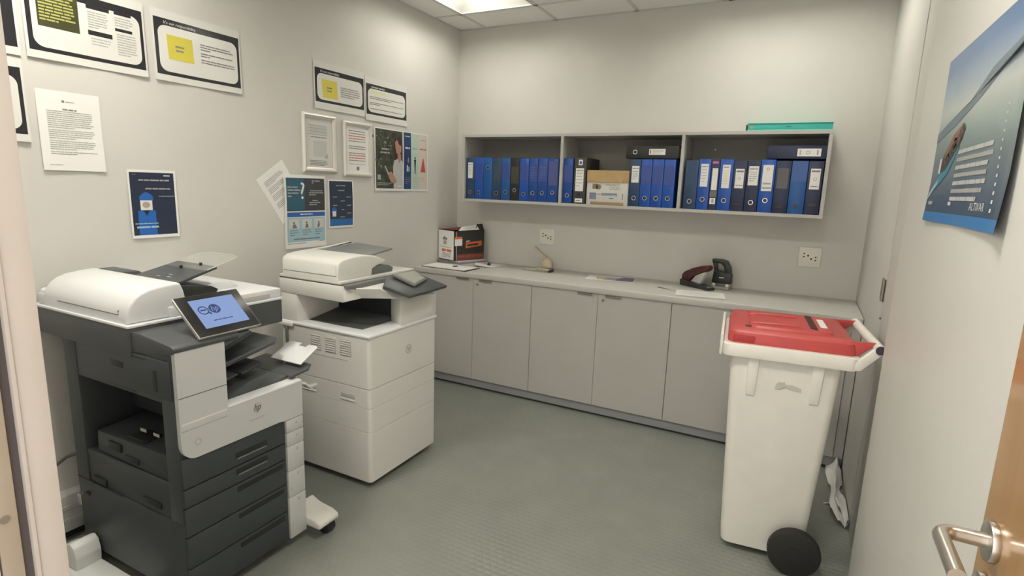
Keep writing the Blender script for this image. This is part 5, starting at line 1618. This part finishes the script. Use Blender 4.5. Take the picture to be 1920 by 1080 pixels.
# wheels and axle
for yy in (-0.278, 0.232):
    wl = MB().cyl((0.112, yy, 0.100), (0.112, yy + 0.046, 0.100), 0.100, 40, bev=0.010).build('wheel', TYRE, bn)
    MB().cyl((0.112, yy - 0.004 if yy < 0 else yy + 0.046, 0.100), (0.112, yy + 0.004 if yy < 0 else yy + 0.05, 0.100), 0.030, 20).build('hub', TYRE, wl)
MB().cyl((0.112, -0.235, 0.100), (0.112, 0.235, 0.100), 0.010, 12).build('axle', STEEL, bn)

# ================================================================== CRUMPLED PAPER ON THE FLOOR
t = thing('crumpled_paper', 'long crumpled white paper strip on the floor by the right wall', 'paper', (2.965, -0.86, 0))
rnd = random.Random(5)
NP = 22


def crumple(ph, amp, w0, x_off, zk):
    rows = []
    for i in range(NP + 1):
        k = i / NP
        y = -0.575 - 0.64 * k
        wv = w0 * (1 - 0.45 * abs(k - 0.35)) * (0.75 + 0.35 * math.sin(9 * k + ph))
        cx = 2.952 + x_off + 0.010 * math.sin(7 * k + ph) + 0.018 * k
        row = []
        for j in range(7):
            q = j / 6 - 0.5
            x = min(cx + q * wv, 2.998)
            z = 0.004 + zk * (0.5 + 0.5 * math.sin(5 * q + 4 * k + ph)) * (1 - abs(q)) + amp * rnd.random()
            row.append((x, y + 0.012 * rnd.uniform(-1, 1), z))
        rows.append(row)
    vs = [p for r in rows for p in r]
    fs = [(i * 7 + j, i * 7 + j + 1, (i + 1) * 7 + j + 1, (i + 1) * 7 + j) for i in range(NP) for j in range(6)]
    return vs, fs


MB().raw(*crumple(0.3, 0.012, 0.085, 0.0, 0.055)).build('paper_fold', PAPER, t)
MB().raw(*crumple(1.7, 0.010, 0.060, 0.012, 0.075)).build('paper_fold', PAPER, t)
MB().raw([(2.905, -1.02, 0.004), (2.935, -1.01, 0.012), (2.930, -1.00, 0.006), (2.902, -1.008, 0.003)], [(0, 1, 2, 3)]).build('paper_tab', PAPER, t)

# ================================================================== THE OPEN WOODEN DOOR
DXF = 2.905
dr = MB().box(DXF, DXF + 0.040, -3.860, -3.172, 0.008, 2.045, 0.0015, 1).build('door_1', WOOD)
dr['kind'] = 'structure'
MB().box(DXF + 0.001, DXF + 0.039, -3.1722, -3.1700, 0.009, 2.044).build('edge_lipping', mat('door_lipping', (0.52, 0.28, 0.20), 0.45), dr)
hz, hy = 1.118, -3.226
hd = MB().cyl((DXF + 0.001, hy, hz), (DXF - 0.009, hy, hz), 0.026, 32, bev=0.0015).build('handle_rose', STEEL, dr)
pts = [(DXF - 0.008, hy, hz)]
for k in range(0, 7):
    a = math.pi / 2 * k / 6
    pts.append((DXF - 0.040 - 0.018 * math.sin(a), hy - 0.018 * (1 - math.cos(a)), hz))
pts.append((DXF - 0.058, hy - 0.105, hz))
MB().tube(pts, 0.0095, 20).build('lever', STEEL, dr, 'brushed steel lever handle')
MB().cyl((DXF + 0.001, hy, hz - 0.072), (DXF - 0.009, hy, hz - 0.072), 0.026, 32, bev=0.0015).build('keyhole_rose', STEEL, dr)
for z in (0.25, 1.05, 1.85):
    MB().cyl((DXF + 0.046, -3.856, z), (DXF + 0.046, -3.856, z + 0.10), 0.006, 12).build('door_hinge', HINGE, dr)

for o in LOCALS:
    if '_local' in o:
        del o['_local']
